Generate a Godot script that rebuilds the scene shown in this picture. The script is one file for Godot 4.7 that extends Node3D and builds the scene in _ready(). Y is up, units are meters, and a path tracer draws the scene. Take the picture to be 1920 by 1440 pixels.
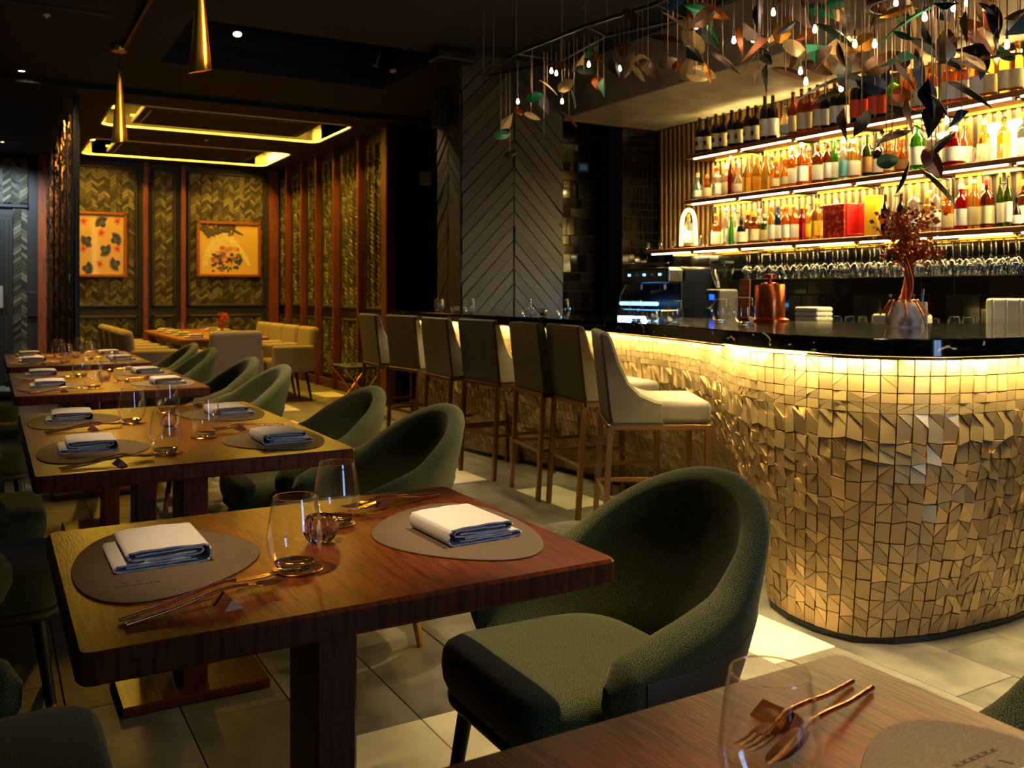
extends Node3D
# A restaurant room: x runs across the tables towards the bar, -z runs along the row of tables towards the private dining room, y is up, metres.

class MB:
	var v := PackedVector3Array()
	var n := PackedVector3Array()
	var u := PackedVector2Array()
	func tri(a: Vector3, b: Vector3, c: Vector3, na: Vector3, nb: Vector3, nc: Vector3) -> void:
		if (b - a).cross(c - a).dot(na + nb + nc) > 0.0:
			v.append(a); v.append(c); v.append(b)
			n.append(na); n.append(nc); n.append(nb)
		else:
			v.append(a); v.append(b); v.append(c)
			n.append(na); n.append(nb); n.append(nc)
	func face(p: Array, out: Vector3) -> void:
		var g: Vector3 = (p[1] - p[0]).cross(p[2] - p[0])
		if p.size() > 3:
			g += (p[2] - p[0]).cross(p[3] - p[0])
		g = g.normalized()
		if g.dot(out) < 0.0:
			g = -g
		for i in range(1, p.size() - 1):
			tri(p[0], p[i], p[i + 1], g, g, g)
	func box(c: Vector3, s: Vector3, b := 0.0, bs := Basis()) -> MB:
		var h := s * 0.5
		b = minf(b, minf(h.x, minf(h.y, h.z)) * 0.9)
		for ax in 3:
			var j: int = (ax + 1) % 3
			var k: int = (ax + 2) % 3
			for sg in [-1.0, 1.0]:
				var q := []
				for m in [[-1.0, -1.0], [1.0, -1.0], [1.0, 1.0], [-1.0, 1.0]]:
					var p := Vector3()
					p[ax] = sg * h[ax]
					p[j] = m[0] * (h[j] - b)
					p[k] = m[1] * (h[k] - b)
					q.append(c + bs * p)
				var o := Vector3()
				o[ax] = sg
				face(q, bs * o)
			if b > 0.0:
				for sj in [-1.0, 1.0]:
					for sk in [-1.0, 1.0]:
						var q2 := []
						for m in [[-1.0, 0], [1.0, 0], [1.0, 1], [-1.0, 1]]:
							var p := Vector3()
							p[ax] = m[0] * (h[ax] - b)
							p[j] = sj * (h[j] - (b if m[1] else 0.0))
							p[k] = sk * (h[k] - (0.0 if m[1] else b))
							q2.append(c + bs * p)
						var o := Vector3()
						o[j] = sj
						o[k] = sk
						face(q2, bs * o)
		if b > 0.0:
			for sx in [-1.0, 1.0]:
				for sy in [-1.0, 1.0]:
					for sz in [-1.0, 1.0]:
						var e := Vector3(sx, sy, sz)
						face([c + bs * (e * (h - Vector3(0, b, b))), c + bs * (e * (h - Vector3(b, 0, b))), c + bs * (e * (h - Vector3(b, b, 0)))], bs * e)
		return self
	func grid(P: Array, ci := false, cj := false, want := 0.0) -> MB:
		var a: int = P.size()
		var b: int = P[0].size()
		var N := []
		var mid := Vector3()
		for i in a:
			var row := PackedVector3Array()
			for j in b:
				mid += P[i][j]
				var i0: int = (i - 1 + a) % a if ci else maxi(i - 1, 0)
				var i1: int = (i + 1) % a if ci else mini(i + 1, a - 1)
				var j0: int = (j - 1 + b) % b if cj else maxi(j - 1, 0)
				var j1: int = (j + 1) % b if cj else mini(j + 1, b - 1)
				row.append((P[i1][j] - P[i0][j]).cross(P[i][j1] - P[i][j0]).normalized())
			N.append(row)
		mid /= float(a * b)
		var sgn := want
		if want == 0.0:
			var s := 0.0
			for i in a:
				for j in b:
					s += N[i][j].dot(P[i][j] - mid)
			sgn = 1.0 if s >= 0.0 else -1.0
		for i in (a if ci else a - 1):
			var i1: int = (i + 1) % a
			for j in (b if cj else b - 1):
				var j1: int = (j + 1) % b
				tri(P[i][j], P[i1][j], P[i1][j1], N[i][j] * sgn, N[i1][j] * sgn, N[i1][j1] * sgn)
				tri(P[i][j], P[i1][j1], P[i][j1], N[i][j] * sgn, N[i1][j1] * sgn, N[i][j1] * sgn)
		return self
	func rbox(c: Vector3, s: Vector3, r: float, bs := Basis(), k := 3) -> MB:
		var h := s * 0.5
		r = minf(r, minf(h.x, minf(h.y, h.z)) * 0.98)
		for ax in 3:
			var j: int = (ax + 1) % 3
			var l: int = (ax + 2) % 3
			var cj := []
			var cl := []
			for t in range(k + 1):
				var off := r * (1.0 - tan(PI / 4 * (1.0 - float(t) / k)))
				cj.append(-h[j] + off)
				cl.append(-h[l] + off)
			for t in range(k, -1, -1):
				var off := r * (1.0 - tan(PI / 4 * (1.0 - float(t) / k)))
				cj.append(h[j] - off)
				cl.append(h[l] - off)
			for sg in [-1.0, 1.0]:
				var pts := []
				var nrm := []
				for x in cj:
					var pr := PackedVector3Array()
					var nr := PackedVector3Array()
					for y in cl:
						var p := Vector3()
						p[ax] = sg * h[ax]
						p[j] = x
						p[l] = y
						var q := p.clamp(-(h - Vector3(r, r, r)), h - Vector3(r, r, r))
						var d := (p - q).normalized()
						pr.append(c + bs * (q + d * r))
						nr.append(bs * d)
					pts.append(pr)
					nrm.append(nr)
				for x in pts.size() - 1:
					for y in pts[0].size() - 1:
						tri(pts[x][y], pts[x + 1][y], pts[x + 1][y + 1], nrm[x][y], nrm[x + 1][y], nrm[x + 1][y + 1])
						tri(pts[x][y], pts[x + 1][y + 1], pts[x][y + 1], nrm[x][y], nrm[x + 1][y + 1], nrm[x][y + 1])
		return self
	func lathe(pf: Array, seg := 16, o := Transform3D(), facet := false) -> MB:
		var area := 0.0
		var m: int = pf.size()
		for i in m:
			var p: Vector2 = pf[i]
			var q: Vector2 = pf[(i + 1) % m]
			area += p.x * q.y - q.x * p.y
		var sg := 1.0 if area > 0.0 else -1.0
		var sn := []
		for i in m - 1:
			var d: Vector2 = (pf[i + 1] - pf[i]).normalized()
			sn.append(Vector2(d.y, -d.x) * sg)
		for i in m - 1:
			var a0: Vector2 = sn[i]
			var a1: Vector2 = sn[i]
			if i > 0 and sn[i - 1].dot(sn[i]) > 0.72:
				a0 = (sn[i - 1] + sn[i]).normalized()
			if i < m - 2 and sn[i + 1].dot(sn[i]) > 0.72:
				a1 = (sn[i + 1] + sn[i]).normalized()
			for k in seg:
				var t0 := TAU * k / seg
				var t1 := TAU * (k + 1) / seg
				var e0 := Vector3(cos(t0), 0, sin(t0))
				var e1 := Vector3(cos(t1), 0, sin(t1))
				var f0 := e0
				var f1 := e1
				if facet:
					f0 = (e0 + e1).normalized()
					f1 = f0
				var q := [o * (e0 * pf[i].x + Vector3(0, pf[i].y, 0)), o * (e1 * pf[i].x + Vector3(0, pf[i].y, 0)), o * (e1 * pf[i + 1].x + Vector3(0, pf[i + 1].y, 0)), o * (e0 * pf[i + 1].x + Vector3(0, pf[i + 1].y, 0))]
				var w := [o.basis * (f0 * a0.x + Vector3(0, a0.y, 0)), o.basis * (f1 * a0.x + Vector3(0, a0.y, 0)), o.basis * (f1 * a1.x + Vector3(0, a1.y, 0)), o.basis * (f0 * a1.x + Vector3(0, a1.y, 0))]
				if pf[i].x > 0.00001:
					tri(q[0], q[1], q[2], w[0], w[1], w[2])
				if pf[i + 1].x > 0.00001:
					tri(q[0], q[2], q[3], w[0], w[2], w[3])
		return self
	func tube(path: Array, r, seg := 8, flat := 1.0) -> MB:
		var m: int = path.size()
		var up := Vector3.UP
		var d0: Vector3 = (path[1] - path[0]).normalized()
		if absf(d0.dot(up)) > 0.95:
			up = Vector3.RIGHT
		var rows := []
		for i in m:
			var d: Vector3 = (path[mini(i + 1, m - 1)] - path[maxi(i - 1, 0)]).normalized()
			var s := d.cross(up).normalized()
			up = s.cross(d).normalized()
			var rr: float = r[i] if r is Array else r
			var row := PackedVector3Array()
			for k in seg:
				var t := TAU * (k + 0.5) / seg
				row.append(path[i] + s * cos(t) * rr + up * sin(t) * rr * flat)
			rows.append(row)
		for i in m - 1:
			for k in seg:
				var k1: int = (k + 1) % seg
				var na: Vector3 = (rows[i][k] - path[i]).normalized()
				var nb: Vector3 = (rows[i][k1] - path[i]).normalized()
				var nc: Vector3 = (rows[i + 1][k1] - path[i + 1]).normalized()
				var nd: Vector3 = (rows[i + 1][k] - path[i + 1]).normalized()
				if seg == 4:
					na = (na + nb).normalized(); nb = na; nc = na; nd = na
				tri(rows[i][k], rows[i][k1], rows[i + 1][k1], na, nb, nc)
				tri(rows[i][k], rows[i + 1][k1], rows[i + 1][k], na, nc, nd)
		for e in [0, m - 1]:
			face(Array(rows[e]), d0 * -1.0 if e == 0 else path[m - 1] - path[m - 2])
		return self
	func slab(ol: PackedVector2Array, y0: float, y1: float, b := 0.0, o := Transform3D()) -> MB:
		var m := ol.size()
		var area := 0.0
		for i in m:
			area += ol[i].cross(ol[(i + 1) % m])
		var sg := 1.0 if area > 0.0 else -1.0
		var nn := []
		for i in m:
			var d0 := (ol[i] - ol[(i - 1 + m) % m]).normalized()
			var d1 := (ol[(i + 1) % m] - ol[i]).normalized()
			var q := Vector2(d0.y + d1.y, -d0.x - d1.x) * sg
			q = q.normalized() / maxf(0.5, sqrt((1.0 + d0.dot(d1)) * 0.5))
			nn.append(q)
		var ins := func(i: int, w: float, y: float) -> Vector3:
			var p: Vector2 = ol[i] - nn[i] * w
			return o * Vector3(p.x, y, p.y)
		var lev := [[0.0, y0, 0.0, y1]] if b <= 0.0 else [[b, y0, 0.0, y0 + b], [0.0, y0 + b, 0.0, y1 - b], [0.0, y1 - b, b, y1]]
		for i in m:
			var k := (i + 1) % m
			var e := ol[k] - ol[i]
			var fl := Vector2(e.y, -e.x).normalized() * sg
			var ni: Vector2 = nn[i].normalized()
			var nk: Vector2 = nn[k].normalized()
			if ni.dot(fl) < 0.88:
				ni = fl
			if nk.dot(fl) < 0.88:
				nk = fl
			for L in lev:
				var dy: float = 0.0 if L[0] == L[2] else (0.7 if L[2] > L[0] else -0.7)
				var wi := (o.basis * Vector3(ni.x, dy, ni.y)).normalized()
				var wk := (o.basis * Vector3(nk.x, dy, nk.y)).normalized()
				var a: Vector3 = ins.call(i, L[0], L[1])
				var c: Vector3 = ins.call(k, L[0], L[1])
				var d: Vector3 = ins.call(k, L[2], L[3])
				var f: Vector3 = ins.call(i, L[2], L[3])
				tri(a, c, d, wi, wk, wk)
				tri(a, d, f, wi, wk, wi)
		var inner := PackedVector2Array()
		for i in m:
			inner.append(ol[i] - nn[i] * b)
		var ix := Geometry2D.triangulate_polygon(inner)
		for yy in [[y0, -1.0], [y1, 1.0]]:
			var w := (o.basis * Vector3(0, yy[1], 0)).normalized()
			for t in range(0, ix.size(), 3):
				var q := []
				for x in 3:
					var p: Vector2 = inner[ix[t + x]]
					q.append(o * Vector3(p.x, yy[0], p.y))
				tri(q[0], q[1], q[2], w, w, w)
		return self
	func pillow(ol: PackedVector2Array, rings: Array) -> MB:
		var rows := []
		var c := Vector2()
		for p in ol:
			c += p
		c /= float(ol.size())
		for r in rings:
			var row := PackedVector3Array()
			for p in ol:
				var q: Vector2 = c + (p - c) * (1.0 - r[1])
				row.append(Vector3(q.x, r[0], q.y))
			rows.append(row)
		return grid(rows, false, true)
	func quad_uv(a: Vector3, b: Vector3, c: Vector3, d: Vector3, out: Vector3) -> MB:
		# a lower left, b lower right, c upper right, d upper left
		var before := v.size()
		tri(a, b, c, out, out, out)
		tri(a, c, d, out, out, out)
		while u.size() < before:
			u.append(Vector2())
		for i in range(before, v.size()):
			var p := v[i]
			u.append(Vector2(0, 1) if p == a else Vector2(1, 1) if p == b else Vector2(1, 0) if p == c else Vector2(0, 0))
		return self
	func add(o: MB, t := Transform3D()) -> MB:
		for i in o.v.size():
			v.append(t * o.v[i])
			n.append((t.basis * o.n[i]).normalized())
		return self
	func mesh() -> ArrayMesh:
		var a := []
		a.resize(Mesh.ARRAY_MAX)
		a[Mesh.ARRAY_VERTEX] = v
		a[Mesh.ARRAY_NORMAL] = n
		if u.size():
			while u.size() < v.size():
				u.append(Vector2())
			a[Mesh.ARRAY_TEX_UV] = u
		var m := ArrayMesh.new()
		m.add_surface_from_arrays(Mesh.PRIMITIVE_TRIANGLES, a)
		return m

# ---------------------------------------------------------------- helpers
const FOCAL := 1700.0      # pixels of the 1920x1440 frame
const HORIZON := 550.0
const EYE := 1.25
var M := {}
var rng := RandomNumberGenerator.new()
var taken := {}

func on_level(px: float, py: float, h: float) -> Vector3:      # the point of the plane y = h seen at a pixel
	var z := FOCAL * (EYE - h) / (py - HORIZON)
	var x := (px - 960.0) / FOCAL * z
	return Vector3(x * cos(PI / 6) + z * sin(PI / 6), h, x * sin(PI / 6) - z * cos(PI / 6))

func on_x(px: float, py: float, x0: float) -> Vector3:         # the point of the plane x = x0 seen at a pixel
	var k := (px - 960.0) / FOCAL
	var z := x0 / (k * cos(PI / 6) + sin(PI / 6))
	return Vector3(x0, EYE - (py - HORIZON) / FOCAL * z, (k * sin(PI / 6) - cos(PI / 6)) * z)

func numbered(called: String) -> String:
	if not taken.has(called):
		taken[called] = 0
		return called
	taken[called] += 1
	return "%s_%03d" % [called, taken[called]]

func tag(o: Node3D, label: String, category: String, group := "") -> Node3D:
	o.set_meta("label", label)
	o.set_meta("category", category)
	if group:
		o.set_meta("group", group)
	return o

func thing(called: String, label: String, category: String, at := Vector3.ZERO, turn := 0.0, group := "") -> Node3D:
	var o := Node3D.new()
	o.name = numbered(called)
	add_child(o)
	o.position = at
	o.rotation.y = turn
	return tag(o, label, category, group)

func put(called: String, b, m: Material, parent: Node = null, at := Transform3D()) -> MeshInstance3D:
	var o := MeshInstance3D.new()
	o.mesh = b.mesh() if b is MB else b
	o.material_override = m
	o.cast_shadow = GeometryInstance3D.SHADOW_CASTING_SETTING_ON
	o.name = called if parent else numbered(called)
	(parent if parent else self).add_child(o, true)
	o.transform = at
	return o

func copy(o: Node3D, at: Vector3, turn: float, label := "", group := "") -> Node3D:
	var c: Node3D = o.duplicate()
	var base: String = o.get_meta("base_name", String(o.name))
	c.name = numbered(base)
	add_child(c)
	c.position = at
	c.rotation.y = turn
	if label:
		c.set_meta("label", label)
	if group:
		c.set_meta("group", group)
	return c

func struct(called: String, b, m: Material, label: String, category: String) -> MeshInstance3D:
	var o := put(called, b, m)
	o.set_meta("kind", "structure")
	tag(o, label, category)
	return o

func at(p: Vector3, turn := 0.0) -> Transform3D:
	return Transform3D(Basis(Vector3.UP, turn), p)

func mb() -> MB:
	return MB.new()

func noise(seed_: int, freq: float, cols: Array, offs: Array, size := 512, oct := 4, type := FastNoiseLite.TYPE_SIMPLEX_SMOOTH, ridged := false) -> NoiseTexture2D:
	var f := FastNoiseLite.new()
	f.seed = seed_
	f.frequency = freq
	f.noise_type = type
	f.fractal_octaves = oct
	f.fractal_type = FastNoiseLite.FRACTAL_RIDGED if ridged else FastNoiseLite.FRACTAL_FBM
	var t := NoiseTexture2D.new()
	t.width = size
	t.height = size
	t.seamless = true
	t.noise = f
	var g := Gradient.new()
	g.offsets = PackedFloat32Array(offs)
	g.colors = PackedColorArray(cols)
	t.color_ramp = g
	return t

func mat(c: Color, rough := 0.6, metal := 0.0, spec := 0.5) -> StandardMaterial3D:
	var m := StandardMaterial3D.new()
	m.albedo_color = c
	m.roughness = rough
	m.metallic = metal
	m.metallic_specular = spec
	return m

func textured(t: Texture2D, scale: Vector3, rough: float, tint := Color.WHITE, bump: Texture2D = null, depth := 0.0, world := false) -> StandardMaterial3D:
	var m := mat(tint, rough)
	m.albedo_texture = t
	m.uv1_triplanar = true
	m.uv1_world_triplanar = world
	m.uv1_triplanar_sharpness = 8.0
	m.uv1_scale = scale
	if bump:
		m.heightmap_enabled = true
		m.heightmap_texture = bump
		m.heightmap_scale = depth
	return m

func glow(c: Color, e: float) -> StandardMaterial3D:
	var m := mat(c, 0.5)
	m.emission_enabled = true
	m.emission = c
	m.emission_energy_multiplier = e
	return m

func glass(c: Color, alpha: float) -> StandardMaterial3D:      # solid glass or liquid
	var m := mat(Color(c.r, c.g, c.b, alpha), 0.03)
	m.transparency = BaseMaterial3D.TRANSPARENCY_ALPHA
	m.refraction_enabled = true
	m.refraction_scale = 0.05
	return m

func pane(alpha := 0.0) -> StandardMaterial3D:
	var m := mat(Color(1.0, 1.0, 1.0, alpha), 0.01)
	m.transparency = BaseMaterial3D.TRANSPARENCY_ALPHA
	m.metallic_specular = 0.6
	return m

func spot(at_: Vector3, aim: Vector3, c: Color, e: float, angle := 35.0, soft := 0.03, blend := 0.6) -> void:
	var l := SpotLight3D.new()
	l.name = numbered("spot_lamp_beam")
	l.light_color = c
	l.light_energy = e
	l.spot_angle = angle
	l.spot_angle_attenuation = blend
	l.spot_range = 30.0
	l.spot_attenuation = 2.0
	l.light_size = soft
	l.shadow_enabled = true
	add_child(l)
	l.look_at_from_position(at_, aim, Vector3.RIGHT if absf((aim - at_).normalized().y) > 0.99 else Vector3.UP)

func omni(at_: Vector3, c: Color, e: float, soft := 0.03) -> void:
	var l := OmniLight3D.new()
	l.name = numbered("bulb_light")
	l.light_color = c
	l.light_energy = e
	l.omni_range = 30.0
	l.omni_attenuation = 2.0
	l.light_size = soft
	l.shadow_enabled = true
	add_child(l)
	l.position = at_

func area(at_: Vector3, aim: Vector3, size: Vector2, c: Color, e: float, up := Vector3.UP) -> void:
	var l := AreaLight3D.new()
	l.name = numbered("strip_light")
	l.light_color = c
	l.light_energy = e
	l.area_size = size
	l.area_normalize_energy = true
	l.area_range = 30.0
	l.area_attenuation = 2.0
	l.shadow_enabled = true
	add_child(l)
	l.look_at_from_position(at_, aim, up)

func smooth_path(p: Array, per: int) -> Array:      # Catmull-Rom through Vector2 points
	var out := []
	for i in p.size() - 1:
		var a: Vector2 = p[maxi(i - 1, 0)]
		var b: Vector2 = p[i]
		var c: Vector2 = p[i + 1]
		var d: Vector2 = p[mini(i + 2, p.size() - 1)]
		for k in per:
			out.append(b.cubic_interpolate(c, a, d, float(k) / per))
	out.append(p[p.size() - 1])
	return out

func rounded_rect(w: float, d: float, r: float, k := 4) -> PackedVector2Array:
	var o := PackedVector2Array()
	for q in [[1, 1, 0.0], [-1, 1, PI / 2], [-1, -1, PI], [1, -1, PI * 1.5]]:
		for i in k + 1:
			var t: float = q[2] + PI / 2 * i / k
			o.append(Vector2(q[0] * (w / 2 - r) + cos(t) * r, q[1] * (d / 2 - r) + sin(t) * r))
	return o

# ---------------------------------------------------------------- scene
const WARM := Color(1.0, 0.85, 0.64)
const AMBER := Color(1.0, 0.76, 0.24)
const HONEY := Color(1.0, 0.88, 0.56)
const DAY := Color(0.62, 0.78, 1.0)

func _ready() -> void:
	rng.seed = 20
	var cam := Camera3D.new()
	cam.name = "camera"
	var at_lens := CameraAttributesPhysical.new()
	at_lens.frustum_near = 0.05
	at_lens.frustum_far = 100.0
	at_lens.frustum_focal_length = 32.0
	at_lens.frustum_focus_distance = 1.9
	at_lens.exposure_aperture = 8.0
	cam.attributes = at_lens
	add_child(cam)
	cam.projection = Camera3D.PROJECTION_FRUSTUM
	cam.near = 0.05
	cam.far = 100.0
	cam.size = 1440.0 / FOCAL * 0.05
	cam.frustum_offset = Vector2(0, -(720.0 - HORIZON) / FOCAL * 0.05)
	cam.position = Vector3(0, EYE, 0)
	cam.rotation = Vector3(0, -PI / 6, 0)
	cam.current = true
	var env := Environment.new()
	env.background_mode = Environment.BG_COLOR
	env.background_color = Color(0.5, 0.68, 0.95)
	env.tonemap_mode = Environment.TONE_MAPPER_LINEAR
	env.tonemap_exposure = 1.0
	env.sdfgi_enabled = true
	env.ssao_enabled = true
	env.ssil_enabled = true
	var we := WorldEnvironment.new()
	we.name = "surroundings"
	we.environment = env
	add_child(we)
	make_materials()
	build_shell()
	build_private_room_walls()
	build_column()
	build_bar()
	build_back_bar()
	build_tables()
	build_chairs()
	build_stools()
	build_private_dining()
	build_chandelier()
	build_pendants()
	build_lamps()
	build_bar_things()
	print("nodes ", get_child_count())

func make_materials() -> void:
	var grain := noise(3, 0.012, [Color(0.29, 0.13, 0.052), Color(0.37, 0.172, 0.066), Color(0.42, 0.20, 0.076), Color(0.335, 0.15, 0.058)], [0.25, 0.45, 0.6, 0.8], 512, 5)
	var fine := noise(9, 0.05, [Color.BLACK, Color.WHITE], [0.3, 0.7], 512, 5)
	M.walnut = textured(grain, Vector3(7.0, 0.8, 0.7), 0.3, Color.WHITE, fine, 0.012)
	M.walnut.metallic_specular = 0.34
	M.trim_wood = textured(noise(5, 0.012, [Color(0.30, 0.135, 0.05), Color(0.40, 0.19, 0.07), Color(0.34, 0.16, 0.055)], [0.3, 0.5, 0.75], 256, 4), Vector3(6, 0.5, 6), 0.42)
	M.shelf_wood = textured(noise(6, 0.012, [Color(0.42, 0.24, 0.12), Color(0.58, 0.36, 0.2), Color(0.5, 0.3, 0.16)], [0.3, 0.5, 0.75], 256, 4), Vector3(6, 6, 0.6), 0.5)
	var weave := noise(11, 0.22, [Color.BLACK, Color.WHITE], [0.25, 0.75], 256, 2)
	M.green = textured(noise(12, 0.2, [Color(0.03, 0.045, 0.02), Color(0.19, 0.225, 0.10), Color(0.5, 0.53, 0.27)], [0.25, 0.5, 0.78], 256, 2), Vector3(8, 8, 8), 0.95, Color.WHITE, weave, 0.02)
	M.green.rim_enabled = true
	M.green.rim = 0.25
	M.green.rim_tint = 0.6
	M.taupe = textured(noise(13, 0.1, [Color(0.24, 0.21, 0.15), Color(0.30, 0.26, 0.185)], [0.3, 0.7], 256, 3), Vector3(5, 5, 5), 0.6, Color.WHITE, weave, 0.02)
	M.velvet = textured(noise(14, 0.015, [Color(0.15, 0.125, 0.10), Color(0.195, 0.165, 0.13), Color(0.17, 0.145, 0.115)], [0.3, 0.55, 0.8], 256, 4), Vector3(1.2, 1.2, 1.2), 0.7, Color.WHITE, weave, 0.02)
	M.velvet.rim_enabled = true
	M.velvet.rim = 0.3
	M.velvet.rim_tint = 0.4
	M.boucle = textured(noise(15, 0.12, [Color(0.45, 0.4, 0.34), Color(0.62, 0.56, 0.48), Color(0.74, 0.68, 0.6)], [0.25, 0.5, 0.8], 256, 3), Vector3(5, 5, 5), 1.0, Color.WHITE, weave, 0.3)
	M.mat_leather = textured(noise(16, 0.09, [Color(0.29, 0.235, 0.175), Color(0.37, 0.3, 0.225)], [0.3, 0.7], 256, 3), Vector3(9, 9, 9), 0.62, Color.WHITE, weave, 0.025)
	M.mat_edge = mat(Color(0.5, 0.42, 0.33), 0.6)
	M.print_dark = mat(Color(0.2, 0.15, 0.09), 0.7)
	M.linen = textured(noise(17, 0.2, [Color(0.68, 0.66, 0.66), Color(0.8, 0.78, 0.77)], [0.3, 0.7], 256, 2), Vector3(10, 10, 10), 0.9, Color.WHITE, weave, 0.03)
	M.rose_gold = mat(Color(0.9, 0.64, 0.46), 0.2, 1.0)
	M.brass = mat(Color(0.78, 0.55, 0.22), 0.25, 1.0)
	M.frame_gold = mat(Color(0.6, 0.36, 0.12), 0.35, 0.7)
	M.pendant_brass = mat(Color(0.8, 0.58, 0.16), 0.3, 0.75)
	M.bronze = mat(Color(0.47, 0.35, 0.23), 0.34, 0.95)
	M.copper_leaf = mat(Color(0.72, 0.33, 0.09), 0.32, 0.6)
	M.copper = mat(Color(0.86, 0.44, 0.2), 0.26, 0.9)
	M.copper_rest = mat(Color(0.5, 0.3, 0.18), 0.4, 0.6)
	M.gold_leaf = mat(Color(0.75, 0.52, 0.2), 0.28, 1.0)
	M.black = mat(Color(0.02, 0.02, 0.02), 0.45)
	M.black_metal = mat(Color(0.03, 0.028, 0.026), 0.4, 0.6)
	M.steel = mat(Color(0.55, 0.55, 0.56), 0.25, 1.0)
	M.ceiling = mat(Color(0.065, 0.05, 0.04), 0.85)
	M.trough = mat(Color(0.05, 0.05, 0.05), 0.6)
	M.dark_green = mat(Color(0.055, 0.06, 0.042), 0.5)
	M.soffit = textured(noise(20, 0.02, [Color(0.42, 0.38, 0.31), Color(0.5, 0.45, 0.37)], [0.3, 0.7], 256, 4), Vector3(0.6, 0.6, 0.6), 0.55)
	M.cove = mat(Color(0.85, 0.82, 0.74), 0.8)
	M.floor_base = mat(Color(0.16, 0.15, 0.135), 0.8)
	M.tile_grey = []
	for i in 4:
		var k: float = [1.0, 0.93, 1.06, 0.98][i]
		M.tile_grey.append(textured(noise(30 + i, 0.008, [Color(0.34 * k, 0.33 * k, 0.30 * k), Color(0.41 * k, 0.395 * k, 0.36 * k), Color(0.46 * k, 0.445 * k, 0.41 * k)], [0.25, 0.5, 0.8], 512, 5), Vector3(1.1, 1.1, 0.8), 0.5, Color.WHITE, null, 0.0, true))
	M.tile_cream = textured(noise(36, 0.01, [Color(0.8, 0.77, 0.68), Color(0.87, 0.84, 0.75)], [0.3, 0.7], 256, 4), Vector3(1.1, 1.1, 1.1), 0.5)
	M.herring = []
	for i in 4:
		var k: float = [1.0, 0.82, 1.14, 0.92][i]
		M.herring.append(mat(Color(0.20 * k, 0.185 * k, 0.145 * k), 0.6))
	M.chevron = [mat(Color(0.46, 0.44, 0.36), 0.4), mat(Color(0.34, 0.32, 0.26), 0.45), mat(Color(0.24, 0.225, 0.18), 0.5)]
	M.black_tile = []
	for i in 3:
		M.black_tile.append(mat(Color(0.028 + 0.012 * i, 0.022 + 0.01 * i, 0.016 + 0.008 * i), 0.08 + 0.04 * i, 0.0, 0.8))
	M.grout = mat(Color(0.09, 0.085, 0.08), 0.9)
	M.gold_tile = []
	for i in 5:
		var k: float = [1.0, 0.93, 1.06, 0.97, 0.88][i]
		var g := mat(Color(0.72 * k, 0.62 * k, 0.45 * k), [0.34, 0.4, 0.3, 0.38, 0.44][i], 0.82)
		M.gold_tile.append(g)
	M.gold_grout = mat(Color(0.09, 0.065, 0.04), 0.9)
	var veins := noise(43, 0.004, [Color(0.012, 0.01, 0.009), Color(0.022, 0.018, 0.015), Color(0.05, 0.043, 0.035), Color(0.55, 0.5, 0.45)], [0.0, 0.66, 0.84, 0.9], 1024, 3, FastNoiseLite.TYPE_SIMPLEX_SMOOTH, true)
	M.marble = textured(veins, Vector3(0.9, 2.0, 0.9), 0.09)
	M.ribs = mat(Color(0.5, 0.37, 0.19), 0.4, 0.5)
	M.rib_back = mat(Color(0.12, 0.08, 0.04), 0.5)
	M.pane = pane()
	M.pane_soft = pane()
	M.pane_soft.metallic_specular = 0.36
	M.clear = glass(Color(1.0, 1.0, 1.0), 0.0)
	M.led_amber = glow(Color(1.0, 0.80, 0.22), 4.0)
	M.led_cove = glow(Color(1.0, 0.82, 0.30), 7.0)
	M.led_white = glow(Color(1.0, 0.93, 0.72), 8.0)
	M.led_honey = glow(Color(1.0, 0.83, 0.45), 6.0)
	M.led_box = glow(Color(1.0, 0.92, 0.68), 2.4)
	M.bulb = glow(Color(1.0, 0.9, 0.72), 12.0)
	M.led_blue = glow(Color(0.45, 0.75, 1.0), 5.0)
	M.daylight = glow(DAY, 9.0)
	M.white = mat(Color(0.72, 0.7, 0.66), 0.7)
	M.stone = textured(noise(50, 0.012, [Color(0.35, 0.3, 0.27), Color(0.6, 0.56, 0.54), Color(0.72, 0.69, 0.68)], [0.25, 0.5, 0.7], 256, 4), Vector3(3, 3, 3), 0.6)

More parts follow.
